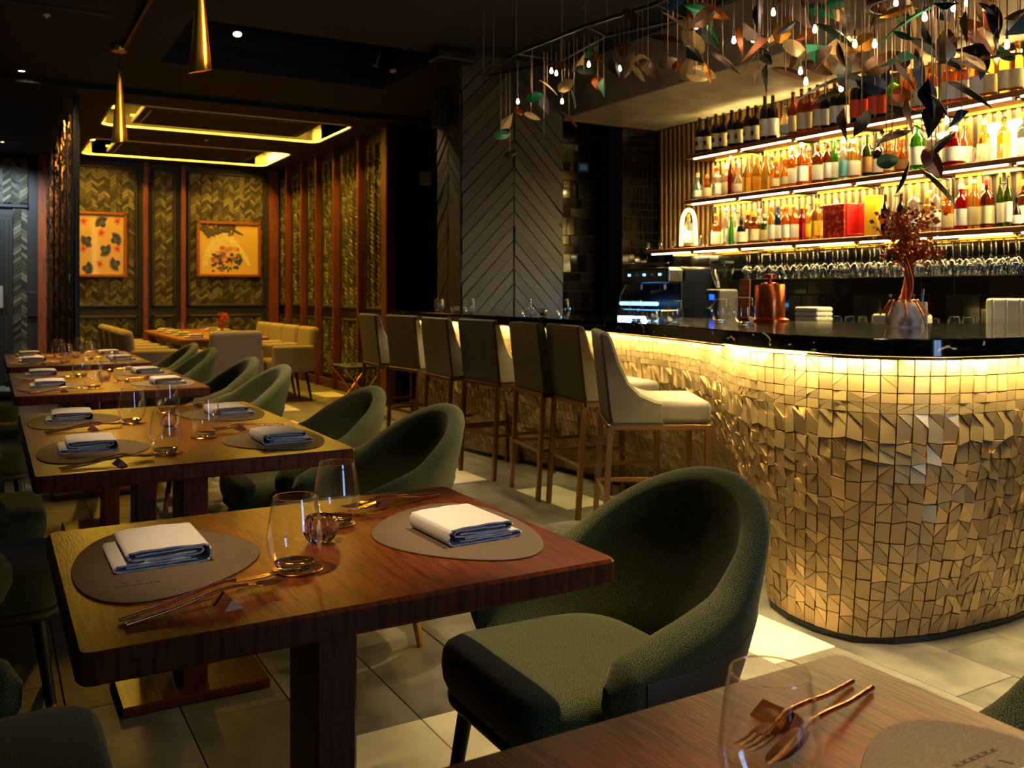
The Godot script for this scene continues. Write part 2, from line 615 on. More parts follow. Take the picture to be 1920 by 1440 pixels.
# ---------------------------------------------------------------- room shell
func build_shell() -> void:
	# floor: bed, then tiles 0.3 x 0.6 laid in staggered columns
	var fl := struct("floor", mb().box(Vector3(1.55, -0.11, -5.7), Vector3(8.1, 0.2, 17.4)), M.floor_base, "grey stone tiled floor with scattered cream tiles", "floor")
	var cream := [[10, -1.0], [9, -4.68], [8, -5.645], [8, -9.845], [7, -2.507], [7, -8.507], [11, -10.85], [2, -2.14], [3, -2.14]]
	var shifts := {9: -4.38, 8: -5.345, 7: -2.207, 2: -2.44, 3: -2.44, 11: -10.55}
	var one := mb().box(Vector3(0, 0, 0), Vector3(0.2975, 0.012, 0.5975), 0.002).mesh()
	var rest := mb()
	var piece := mb().box(Vector3(0, 0, 0), Vector3(0.2975, 0.012, 0.5975))
	var count := 0
	for c in range(-8, 16):
		var x := 0.35 + 0.3 * c
		var off: float = fposmod(shifts.get(c, float((c * 7) % 5) * 0.12), 0.6)
		for r in range(-24, 6):
			var z := off + 0.6 * r - 0.3
			if z < -13.9 or z > 2.5:
				continue
			var is_cream := false
			for q in cream:
				if q[0] == c and absf(q[1] - z) < 0.2:
					is_cream = true
			var shown: bool = x > -0.3 and x < 4.0 and z < -1.0 and z > -11.4 and z < -0.3 - 0.35 * x and count < 296
			if shown or is_cream:
				count += 1
				put("tile", one, M.tile_cream if is_cream else M.tile_grey[rng.randi() % 4], fl, Transform3D(Basis(), Vector3(x, -0.006 + rng.randf() * 0.0008, z)))
			else:
				rest.add(piece, Transform3D(Basis(), Vector3(x, -0.006, z)))
	put("tile_field", rest, M.tile_grey[1], fl).set_meta("kind", "stuff")
	# main ceiling with a black lighting trough
	var ce := mb()
	ce.box(Vector3(1.55, 3.3, -1.95), Vector3(8.1, 0.2, 9.5))
	ce.box(Vector3(-0.6, 3.3, -8.05), Vector3(3.7, 0.2, 2.7))
	ce.box(Vector3(4.4, 3.3, -8.05), Vector3(2.3, 0.2, 2.7))
	ce.box(Vector3(2.25, 3.3, -8.75), Vector3(2.0, 0.2, 1.3))
	struct("ceiling", ce, M.ceiling, "dark brown ceiling over the tables and bar", "ceiling")
	var tr := mb()
	tr.box(Vector3(2.25, 3.75, -7.4), Vector3(2.2, 0.1, 1.6))
	tr.box(Vector3(2.25, 3.55, -6.67), Vector3(2.2, 0.3, 0.06))
	tr.box(Vector3(2.25, 3.55, -8.13), Vector3(2.2, 0.3, 0.06))
	tr.box(Vector3(1.22, 3.55, -7.4), Vector3(0.06, 0.3, 1.5))
	tr.box(Vector3(3.28, 3.55, -7.4), Vector3(0.06, 0.3, 1.5))
	struct("trim_1", tr, M.trough, "black recessed lighting trough in the ceiling", "trough")
	# low soffit over the back bar
	struct("ceiling_bar", mb().box(Vector3(4.85, 2.98, -1.95), Vector3(1.1, 0.44, 9.4), 0.01), M.soffit, "pale plaster soffit above the bottle shelves", "soffit")
	# outer walls
	struct("wall_left", mb().box(Vector3(-2.4, 1.6, -5.6), Vector3(0.2, 3.4, 17.2)), M.dark_green, "plain dark wall beside the row of tables", "wall")
	struct("wall_right", mb().box(Vector3(5.58, 1.6, -5.6), Vector3(0.3, 3.4, 17.2)), M.rib_back, "dark wall behind the bottle shelves", "wall")
	var fw := mb()
	fw.box(Vector3(-0.35, 1.6, 2.9), Vector3(4.3, 3.4, 0.2))
	fw.box(Vector3(4.2, 1.6, 2.9), Vector3(2.8, 3.4, 0.2))
	fw.box(Vector3(2.3, 0.25, 2.9), Vector3(1.0, 0.7, 0.2))
	fw.box(Vector3(2.3, 3.0, 2.9), Vector3(1.0, 0.6, 0.2))
	struct("wall_front", fw, M.dark_green, "dark wall with a tall window facing the bar", "wall")
	var wn := struct("window_1", mb().box(Vector3(2.3, 1.65, 2.93), Vector3(1.0, 2.1, 0.02)), M.daylight, "tall bright window with bluish daylight", "window")
	var wf := mb()
	for x in [1.82, 2.3, 2.78]:
		wf.box(Vector3(x, 1.65, 2.86), Vector3(0.05, 2.1, 0.06))
	for y in [0.62, 1.65, 2.68]:
		wf.box(Vector3(2.3, y, 2.86), Vector3(1.0, 0.05, 0.06))
	put("window_frame", wf, M.black, wn)
	area(Vector3(2.3, 1.65, 2.8), Vector3(2.0, 1.4, 0.0), Vector2(0.9, 2.0), DAY, 1.0)

func chevron(w: float, h: float, cw: float, ph: float, slope: float) -> Array:
	# chevron strips of three tones filling a w x h panel, local x right, y up, z out
	var tones := [mb(), mb(), mb()]
	var rect := PackedVector2Array([Vector2(0, 0), Vector2(w, 0), Vector2(w, h), Vector2(0, h)])
	var cols := int(ceil(w / cw))
	for c in cols:
		var s := slope if c % 2 == 0 else -slope
		var u0 := c * cw + 0.002
		var u1 := (c + 1) * cw - 0.002
		var k0 := -int(ceil(absf(s) * cw / ph)) - 1
		for k in range(k0, int(h / ph) + 2):
			var v0 := k * ph + (0.0 if s > 0 else absf(s) * cw)
			var poly := PackedVector2Array([Vector2(u0, v0 + 0.004), Vector2(u1, v0 + s * cw + 0.004), Vector2(u1, v0 + s * cw + ph - 0.004), Vector2(u0, v0 + ph - 0.004)])
			var parts := Geometry2D.intersect_polygons(poly, rect)
			if parts.is_empty():
				continue
			var q: PackedVector2Array = parts[0]
			var t0 := rng.randf_range(0.012, 0.02)
			var b: MB = tones[rng.randi() % 3]
			var tilt := rng.randf_range(-0.06, 0.06)
			var tv := 0.3 + rng.randf_range(-0.1, 0.1)
			var top := []
			var bot := []
			for p in q:
				top.append(Vector3(p.x, p.y, t0 + (p.x - u0 - cw / 2) * tilt + (p.y - v0 - ph / 2) * tv))
				bot.append(Vector3(p.x, p.y, -0.002))
			b.face(top, Vector3(0, 0, 1))
			for i in top.size():
				var j: int = (i + 1) % top.size()
				var e: Vector3 = top[j] - top[i]
				var o := Vector3(e.y, -e.x, 0)
				if o.dot((top[i] + top[j]) * 0.5 - (top[0] + top[1] + top[2]) / 3.0) < 0:
					o = -o
				b.face([bot[i], bot[j], top[j], top[i]], o)
	return tones

func lay(tones: Array, parent: Node3D, frame: Transform3D) -> void:
	for i in 3:
		put("chevron_tiles", tones[i], M.chevron[i], parent, frame).set_meta("kind", "stuff")

func on_z_x(px: float, z0: float) -> float:
	var k := (px - 960.0) / FOCAL
	return z0 * (k * cos(PI / 6) + sin(PI / 6)) / (k * sin(PI / 6) - cos(PI / 6))

func build_private_room_walls() -> void:
	var zb := -14.05
	var wb := struct("wall_back", mb().box(Vector3(1.0, 1.6, -14.18), Vector3(7.0, 3.4, 0.2)), M.dark_green, "dark green panelled wall with chevron tile fields and wooden posts", "wall")
	var X := func(px: float) -> float: return on_z_x(px, zb)
	var frames := mb()
	for p in [[150.0, 253.0], [290.0, 325.0], [357.0, 492.0], [95.0, 130.0]]:
		var x0: float = X.call(p[0])
		var x1: float = X.call(p[1])
		if p[0] == 150.0:
			x0 -= 0.25
		for yy in [[1.09, 3.03], [0.16, 0.89]]:
			var cf := chevron(x1 - x0, yy[1] - yy[0], 0.08, 0.052, 0.75)
			lay(cf, wb, Transform3D(Basis(), Vector3(x0, yy[0], -14.075)))
			for q in [[(x0 + x1) / 2, yy[0] - 0.02, x1 - x0 + 0.08, 0.04], [(x0 + x1) / 2, yy[1] + 0.02, x1 - x0 + 0.08, 0.04]]:
				frames.box(Vector3(q[0], q[1], -14.06), Vector3(q[2], q[3], 0.05), 0.008)
			for q in [x0 - 0.02, x1 + 0.02]:
				frames.box(Vector3(q, (yy[0] + yy[1]) / 2, -14.06), Vector3(0.04, yy[1] - yy[0] + 0.08, 0.05), 0.008)
	put("panel_frame", frames, M.dark_green, wb)
	for p in [[267.0, 277.0], [338.0, 347.5], [503.0, 521.0], [70.0, 89.0]]:
		var x0: float = X.call(p[0])
		var x1: float = X.call(p[1])
		put("wood_post", mb().box(Vector3((x0 + x1) / 2, 1.58, -14.04), Vector3(x1 - x0, 3.16, 0.1), 0.008), M.trim_wood, wb)
	# far left bay with a door in the same wall
	var xl0: float = X.call(-60.0)
	var xl1: float = X.call(53.0)
	lay(chevron(xl1 - xl0, 0.6, 0.1, 0.055, 0.75), wb, Transform3D(Basis(), Vector3(xl0, 2.48, -14.075)))
	lay(chevron(X.call(51.0) - X.call(24.0), 2.3, 0.1, 0.055, 0.75), wb, Transform3D(Basis(), Vector3(X.call(24.0), 0.1, -14.075)))
	put("rail", mb().box(Vector3((xl0 + xl1) / 2, 2.44, -14.06), Vector3(xl1 - xl0, 0.05, 0.06), 0.008), M.dark_green, wb)
	var dx: float = X.call(-20.0)
	var dr := struct("door_1", mb().box(Vector3(dx, 1.15, -14.05), Vector3(0.56, 2.3, 0.06), 0.01), M.dark_green, "dark green door with raised vertical boards", "door")
	for i in 5:
		put("board", mb().box(Vector3(dx - 0.2 + 0.1 * i, 1.15, -14.01), Vector3(0.07, 2.2, 0.02), 0.006), M.dark_green, dr)
	put("handle", mb().tube([Vector3(dx + 0.2, 1.0, -13.99), Vector3(dx + 0.2, 1.25, -13.99)], 0.012), M.brass, dr)
	tag(put("notice_board", mb().box(Vector3(X.call(-4.0), 1.2, -13.98), Vector3(0.12, 0.3, 0.02), 0.004), M.boucle), "small pale notice panel hanging on the green door", "notice")
	tag(put("control_box", mb().box(Vector3(X.call(61.0), 1.1, -14.05), Vector3(0.13, 0.34, 0.03), 0.006), mat(Color(0.06, 0.075, 0.085), 0.4)), "dark blue grey control box beside the chevron strip", "control box")
	# wooden post wall along the room
	var zs := []
	for px in [519.0, 541.5, 570.0, 597.5, 630.5, 677.0, 727.0]:
		zs.append(on_x(px, 500, 3.92).z)
	var wr := struct("wall_side", mb().box(Vector3(4.04, 1.6, (zs[6] + zb) / 2), Vector3(0.16, 3.4, zs[6] - zb)), M.dark_green, "dark green panelled wall with narrow chevron fields between wooden strips", "wall")
	for i in 7:
		var wz := 0.06
		var zc: float = zs[i]
		if i == 6:
			wz = 0.16
		if i > 0:
			put("wood_post", mb().box(Vector3(3.93, 1.58, zc), Vector3(0.12, 3.16, wz), 0.008), M.trim_wood, wr)
		if i < 6:
			var z0: float = zs[i + 1] - 0.16
			var z1: float = zs[i] + 0.16
			# the field runs from z1 (far) to z0 (near); local x must run along +z
			for yy in [[1.09, 3.0], [0.2, 0.89]]:
				var lo := minf(z0, z1)
				var hi := maxf(z0, z1)
				var cf := chevron(hi - lo, yy[1] - yy[0], 0.1, 0.055, 0.75)
				lay(cf, wr, Transform3D(Basis(Vector3(0, 0, 1), Vector3(0, 1, 0), Vector3(-1, 0, 0)), Vector3(3.955, yy[0], lo)))
				var fr := mb()
				for e in [lo - 0.02, hi + 0.02]:
					fr.box(Vector3(3.945, (yy[0] + yy[1]) / 2, e), Vector3(0.05, yy[1] - yy[0] + 0.08, 0.04), 0.008)
				for e in [yy[0] - 0.02, yy[1] + 0.02]:
					fr.box(Vector3(3.945, e, (lo + hi) / 2), Vector3(0.05, 0.04, hi - lo + 0.08), 0.008)
				put("panel_frame", fr, M.dark_green, wr)
	struct("baseboard_side", mb().box(Vector3(3.94, 0.06, (zs[6] + zb) / 2), Vector3(0.07, 0.12, zs[6] - zb), 0.01), M.trim_wood, "orange wooden baseboard under the panelled wall", "baseboard")
	# ceiling of the private room with two lit coffers
	var coffers := [[1.08, 3.6, -11.15, -9.8], [1.08, 3.58, -13.6, -12.15]]
	var pc := mb()
	pc.box(Vector3(0.0, 3.4, -11.7), Vector3(2.16, 0.5, 4.9))
	pc.box(Vector3(4.5, 3.4, -11.7), Vector3(1.8, 0.5, 4.9))
	var zc0 := -9.3
	for c in coffers:
		pc.box(Vector3(2.34, 3.4, (zc0 + c[3]) / 2), Vector3(2.52, 0.5, zc0 - c[3]))
		zc0 = c[2]
	pc.box(Vector3(2.34, 3.4, (zc0 - 14.1) / 2), Vector3(2.52, 0.5, zc0 + 14.1))
	for c in coffers:
		var r := 0.14
		for q in [[c[0], c[2], 1, 1], [c[1], c[2], -1, 1], [c[0], c[3], 1, -1], [c[1], c[3], -1, -1]]:
			var poly := PackedVector2Array([Vector2(q[0], q[1])])
			for i in 6:
				var t := PI / 2 * i / 5.0
				poly.append(Vector2(q[0] + q[2] * r * (1 - sin(t)), q[1] + q[3] * r * (1 - cos(t))))
			pc.slab(poly, 3.15, 3.4)
	var ceil := struct("ceiling_private", pc, M.ceiling, "dark ceiling of the private dining room with two lit coffers", "ceiling")
	struct("ceiling_cap", mb().box(Vector3(1.55, 3.75, -11.7), Vector3(8.1, 0.2, 4.9)), M.ceiling, "dark slab closing the ceiling above the coffers", "ceiling")
	for c in coffers:
		var w: float = c[1] - c[0]
		var d: float = c[3] - c[2]
		var mid := Vector3((c[0] + c[1]) / 2, 0, (c[2] + c[3]) / 2)
		var lin := rounded_rect(w, d, 0.14, 5)
		var rows := []
		for yy in [3.155, 3.3, 3.4]:
			var row := PackedVector3Array()
			for p in lin:
				var k := 1.0
				row.append(mid + Vector3(p.x * k, yy, p.y * k))
			rows.append(row)
		put("cove_lining", mb().grid(rows, false, true, 0.0), M.cove, ceil)
		put("cove_lid", mb().slab(rounded_rect(w - 0.02, d - 0.02, 0.13, 4), 3.40, 3.42, 0.0, Transform3D(Basis(), mid)), M.cove, ceil)
		put("cove_lip", ring_tube(lin, mid + Vector3(0, 3.152, 0), 0.014), M.cove, ceil)
		var panel := mb().slab(rounded_rect(w - 0.62, d - 0.3, 0.03, 3), 3.17, 3.22, 0.01, Transform3D(Basis(), mid))
		put("coffer_panel", panel, M.ceiling, ceil)
		put("coffer_moulding", ring_tube(rounded_rect(w - 0.8, d - 0.46, 0.02, 2), mid + Vector3(0, 3.168, 0), 0.012), M.dark_green, ceil)
		for sx in [-1, 1]:
			put("light_strip", mb().box(mid + Vector3(sx * (w / 2 - 0.12), 3.33, 0.0), Vector3(0.09, 0.02, d - 0.24), 0.004), M.led_cove, ceil)
			area(mid + Vector3(sx * (w / 2 - 0.12), 3.31, 0.0), mid + Vector3(sx * (w / 2 - 0.12), 0, 0.0), Vector2(0.09, d - 0.24), AMBER, 7.5, Vector3.FORWARD)
		for sz in [-1, 1]:
			put("light_strip", mb().box(mid + Vector3(0, 3.25, sz * (d / 2 - 0.2)), Vector3(w - 0.6, 0.02, 0.02), 0.004), M.led_amber, ceil)
			area(mid + Vector3(0, 3.27, sz * (d / 2 - 0.15)), mid + Vector3(0, 3.2, sz * (d / 2 + 0.4)), Vector2(w - 0.6, 0.03), AMBER, 3.2)
	# pictures
	picture([X.call(118.0), X.call(237.0)], 1.48, 2.4, false)
	picture([X.call(367.0), X.call(487.0)], 1.5, 2.33, true)
	# folding screen at the room's left side
	var sc := thing("folding_screen", "tall folding screen of dark frames with bronze mosaic strips", "screen", Vector3(0.72, 0, -9.2))
	for i in 5:
		var z := -0.3 - 1.02 * i
		put("post", mb().box(Vector3(0, 1.56, z), Vector3(0.05, 3.12, 0.12), 0.01), M.black, sc)
		if i < 4:
			put("panel", mb().box(Vector3(0.02, 1.5, z - 0.5), Vector3(0.03, 3.0, 0.86), 0.004), M.dark_green, sc)
			for s in 2:
				var ms := mb()
				for k in 46:
					for j in 3:
						ms.box(Vector3(-0.045 - 0.02 * s + rng.randf() * 0.006, 0.1 + k * 0.063, z - 0.26 - s * 0.36 + j * 0.05), Vector3(0.012, 0.057, 0.044), 0.0, Basis.from_euler(Vector3(0, rng.randf_range(-0.25, 0.25), rng.randf_range(-0.2, 0.2))))
				put("mosaic_strip", ms, M.bronze if s else M.gold_leaf, sc).set_meta("kind", "stuff")

func ring_tube(ol: PackedVector2Array, o: Vector3, r: float) -> MB:
	var rows := []
	var m := ol.size()
	for i in m:
		var d := (ol[(i + 1) % m] - ol[(i - 1 + m) % m]).normalized()
		var nn := Vector3(d.y, 0, -d.x)
		var row := PackedVector3Array()
		for k in 6:
			var t := TAU * k / 6
			row.append(o + Vector3(ol[i].x, 0, ol[i].y) + nn * cos(t) * r + Vector3.UP * sin(t) * r)
		rows.append(row)
	return mb().grid(rows, true, true, 0.0)

func dab(im: Image, c: Vector2, rx: float, ry: float, a: float, col: Color) -> void:
	var r := int(maxf(rx, ry)) + 1
	for y in range(maxi(0, int(c.y) - r), mini(im.get_height(), int(c.y) + r)):
		for x in range(maxi(0, int(c.x) - r), mini(im.get_width(), int(c.x) + r)):
			var p := (Vector2(x, y) - c).rotated(-a)
			if p.x * p.x / (rx * rx) + p.y * p.y / (ry * ry) < 1.0:
				im.set_pixel(x, y, col)

func picture(xs: Array, y0: float, y1: float, bird: bool) -> void:
	var w: float = xs[1] - xs[0]
	var h := y1 - y0
	var im := Image.create(256, 256, false, Image.FORMAT_RGB8)
	im.fill(Color(0.86, 0.72, 0.36))
	var g := RandomNumberGenerator.new()
	g.seed = 5 if bird else 8
	if bird:
		# loose flower study on yellow ground: dark foliage, a pale sweeping plume, a bunch of blooms
		for i in 60:
			dab(im, Vector2(g.randf_range(10, 150), g.randf_range(5, 60)), g.randf_range(8, 26), g.randf_range(4, 9), g.randf() * 3, Color(0.25 + g.randf() * 0.15, 0.22 + g.randf() * 0.1, 0.15))
		for i in 160:
			var t := g.randf()
			dab(im, Vector2(20 + t * 150, 190 - sin(t * 2.6) * 110 + g.randf_range(-30, 30)), g.randf_range(5, 16), 4, g.randf() * 3, Color(0.88, 0.82, 0.5 + g.randf() * 0.2))
		for i in 30:
			var t := i / 30.0
			dab(im, Vector2(120 + t * 95, 80 + t * t * 130), 11, 7, 0.6, Color(0.9, 0.86, 0.62))
		for i in 50:
			dab(im, Vector2(g.randf_range(60, 180), g.randf_range(150, 240)), g.randf_range(6, 14), g.randf_range(4, 8), g.randf() * 3, Color(0.2, 0.22, 0.28))
		for i in 20:
			dab(im, Vector2(g.randf_range(60, 180), g.randf_range(120, 235)), 11, 10, 0, [Color(0.75, 0.35, 0.3), Color(0.85, 0.65, 0.2), Color(0.5, 0.4, 0.5), Color(0.8, 0.5, 0.45)][i % 4])
		dab(im, Vector2(160, 40), 34, 7, 0.5, Color(0.3, 0.28, 0.24))
	else:
		for i in 16:
			var c := Vector2(24 + 62 * (i % 4) + g.randf_range(-16, 16), 30 + 64 * (i / 4) + g.randf_range(-16, 16))
			if (i + i / 4) % 2 == 0:
				var a0 := g.randf() * TAU
				for k in 9:
					var a := a0 + (k - 4) * 0.32
					dab(im, c + Vector2(cos(a), sin(a)) * 14, 21, 4.6, a, Color(0.16, 0.18, 0.14))
				dab(im, c - Vector2(cos(a0), sin(a0)) * 4, 12, 12, 0, Color(0.19, 0.21, 0.165))
				for k in 5:
					var a := a0 + (k - 2) * 0.6
					dab(im, c + Vector2(cos(a), sin(a)) * 11, 10, 1.2, a, Color(0.5, 0.46, 0.3))
			else:
				for k in 5:
					var a := k * TAU / 5 + i
					dab(im, c + Vector2(cos(a), sin(a)) * 9, 10, 7, a, Color(0.84, 0.5 + 0.1 * (k % 2), 0.22))
				for k in 5:
					var a := k * TAU / 5 + i
					dab(im, c + Vector2(cos(a), sin(a)) * 5, 6, 3, a, Color(0.78, 0.25, 0.12))
				dab(im, c, 4, 4, 0, Color(0.55, 0.1, 0.05))
	var m := mat(Color(0.8, 0.8, 0.8), 0.35)
	m.albedo_texture = ImageTexture.create_from_image(im)
	var o := thing("framed_picture", "square framed painting of pale plumes and flowers on yellow ground" if bird else "framed print of red flowers and dark leaves on yellow", "picture", Vector3((xs[0] + xs[1]) / 2, y0, -14.03))
	put("print", mb().quad_uv(Vector3(-w / 2 + 0.03, 0.03, 0.03), Vector3(w / 2 - 0.03, 0.03, 0.03), Vector3(w / 2 - 0.03, h - 0.03, 0.03), Vector3(-w / 2 + 0.03, h - 0.03, 0.03), Vector3(0, 0, 1)), m, o)
	for q in [[0, 0.02, w, 0.045], [0, h - 0.02, w, 0.045]]:
		put("frame_bar", mb().box(Vector3(q[0], q[1], 0.03), Vector3(q[2], q[3], 0.06), 0.008), M.frame_gold, o)
	for sx in [-1, 1]:
		put("frame_bar", mb().box(Vector3(sx * (w / 2 - 0.02), h / 2, 0.03), Vector3(0.045, h, 0.06), 0.008), M.frame_gold, o)

# ---------------------------------------------------------------- column and glazed tile walls
func clipped_piece(q: PackedVector2Array, t0: float, tx: float, ty: float) -> MB:
	var b := mb()
	var c := Vector2()
	for p in q:
		c += p
	c /= float(q.size())
	var top := []
	var bot := []
	for p in q:
		var d: Vector2 = p - c
		top.append(Vector3(p.x - d.x * 0.02, p.y - d.y * 0.02, t0 + d.x * tx + d.y * ty))
		bot.append(Vector3(p.x, p.y, 0))
	b.face(top, Vector3(0, 0, 1))
	for i in top.size():
		var j: int = (i + 1) % top.size()
		var m2: Vector2 = (q[i] + q[j]) * 0.5 - c
		b.face([bot[i], bot[j], top[j], top[i]], Vector3(m2.x, m2.y, 0.3))
	return b

func herringbone(parent: Node3D, w: float, h: float, frame: Transform3D, pw: float, pl: float, cols: int) -> void:
	# double herringbone of long bricks at 45 degrees
	var rect := PackedVector2Array([Vector2(0, 0), Vector2(w, 0), Vector2(w, h), Vector2(0, h)])
	var cw := w / cols
	var s := 1.0
	for c in cols:
		var sg := s if c % 2 == 0 else -s
		var k := -8
		while k * pw * 1.414 < h + 0.2:
			var v0 := k * pw * 1.414 + (0.0 if sg > 0 else cw)
			var g := 0.004
			var q := PackedVector2Array([Vector2(c * cw + g, v0 + g), Vector2((c + 1) * cw - g, v0 + sg * cw + g), Vector2((c + 1) * cw - g, v0 + sg * cw + pw * 1.414 - g), Vector2(c * cw + g, v0 + pw * 1.414 - g)])
			var cl := Geometry2D.intersect_polygons(q, rect)
			if cl.size():
				put("tile", clipped_piece(cl[0], rng.randf_range(0.008, 0.012), rng.randf_range(-0.015, 0.015), rng.randf_range(-0.03, 0.03)), M.herring[rng.randi() % 4], parent, frame)
			k += 1

func glazed(parent: Node3D, w: float, h: float, frame: Transform3D, tw: float, th: float, most := 120) -> void:
	# glossy bricks, pairs of flat and upright courses, hand made and uneven
	var y := 0.0
	var r := 0
	var n_ := 0
	var rest := mb()
	while y < h:
		var up := r % 3 == 1
		var ch := th * 2.0 if up else th
		var cw := th if up else tw
		var x := -cw * 0.5 * (r % 2)
		while x < w:
			var x0 := maxf(x + 0.003, 0.0)
			var x1 := minf(x + cw - 0.003, w)
			var y1 := minf(y + ch, h) - 0.003
			if x1 - x0 > 0.012 and y1 - y > 0.012:
				var q := PackedVector2Array([Vector2(x0, y + 0.003), Vector2(x1, y + 0.003), Vector2(x1, y1), Vector2(x0, y1)])
				var pc := clipped_piece(q, 0.009, rng.randf_range(-0.03, 0.03), rng.randf_range(-0.03, 0.03))
				if n_ < most:
					put("tile", pc, M.black_tile[rng.randi() % 3], parent, frame)
				else:
					rest.add(pc)
				n_ += 1
			x += cw
		y += ch
		r += 1
	if rest.v.size():
		put("tile_field", rest, M.black_tile[0], parent, frame).set_meta("kind", "stuff")

func build_column() -> void:
	var co := struct("column_1", mb().box(Vector3(3.79, 1.6, -6.755), Vector3(0.98, 3.2, 0.43)), M.gold_grout, "square column clad in grey brown herringbone tile at the end of the bar", "column")
	herringbone(co, 0.98, 3.2, Transform3D(Basis(), Vector3(3.3, 0, -6.54)), 0.085, 0.3, 2)
	herringbone(co, 0.43, 3.2, Transform3D(Basis(Vector3(0, 0, 1), Vector3.UP, Vector3(-1, 0, 0)), Vector3(3.3, 0, -6.97)), 0.075, 0.3, 2)
	var sp := thing("column_speaker", "small black speaker mounted on the column's narrow face", "speaker", Vector3(3.24, 2.62, -6.8))
	put("body", mb().rbox(Vector3(0, 0.16, 0), Vector3(0.1, 0.32, 0.14), 0.012), M.black, sp)
	put("grille", mb().box(Vector3(-0.052, 0.16, 0), Vector3(0.006, 0.28, 0.11), 0.002), M.trough, sp)
	tag(put("ceiling_projector", mb().rbox(Vector3(3.2, 3.13, -6.5), Vector3(0.34, 0.09, 0.2), 0.02), M.black), "flat black device fixed under the ceiling beside the column", "device")
	var wt := struct("wall_tile", mb().box(Vector3(4.75, 1.6, -9.65), Vector3(1.6, 3.2, 0.2)), M.grout, "black glazed brick wall between the wooden post and the column", "wall")
	glazed(wt, 1.4, 3.15, Transform3D(Basis(), Vector3(4.02, 0.0, -9.55)), 0.3, 0.1, 150)
	var wt2 := struct("wall_passage", mb().box(Vector3(4.9, 1.6, -7.1), Vector3(1.3, 3.2, 0.2)), M.grout, "black glazed brick wall in the dark gap beside the column", "wall")
	glazed(wt2, 0.75, 3.15, Transform3D(Basis(), Vector3(4.28, 0.0, -7.0)), 0.25, 0.085, 150)
	var wt3 := struct("wall_alcove", mb().box(Vector3(5.2, 1.5, -6.72), Vector3(0.46, 2.6, 0.2)), M.grout, "short black glazed brick wall at the end of the bottle shelves", "wall")
	glazed(wt3, 0.43, 2.7, Transform3D(Basis(), Vector3(4.97, 0.06, -6.62)), 0.2, 0.07, 160)
	var vp := on_x(779, 340, 4.3)
	tag(put("white_panel", mb().box(Vector3(4.35, vp.y + 0.02, -9.52), Vector3(0.14, 0.16, 0.02), 0.004), M.white), "small white square panel on the black brick wall", "panel")
	var bl := thing("added_blue_glow", "added dim blue panel imitating a reflected glow on the dark brick wall", "display", Vector3(4.78, 2.42, -6.97))  # added panel, imitates a reflection on the tiles whose source is unknown
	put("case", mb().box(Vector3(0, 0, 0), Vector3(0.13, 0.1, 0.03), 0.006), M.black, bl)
	put("screen", mb().box(Vector3(0, 0, 0.016), Vector3(0.08, 0.05, 0.004)), glow(Color(0.03, 0.35, 0.55), 0.14), bl)  # glowing face stands in for the reflected blue light

# ---------------------------------------------------------------- bar
var face_top := []
var face_low := []
var counter_edge := []

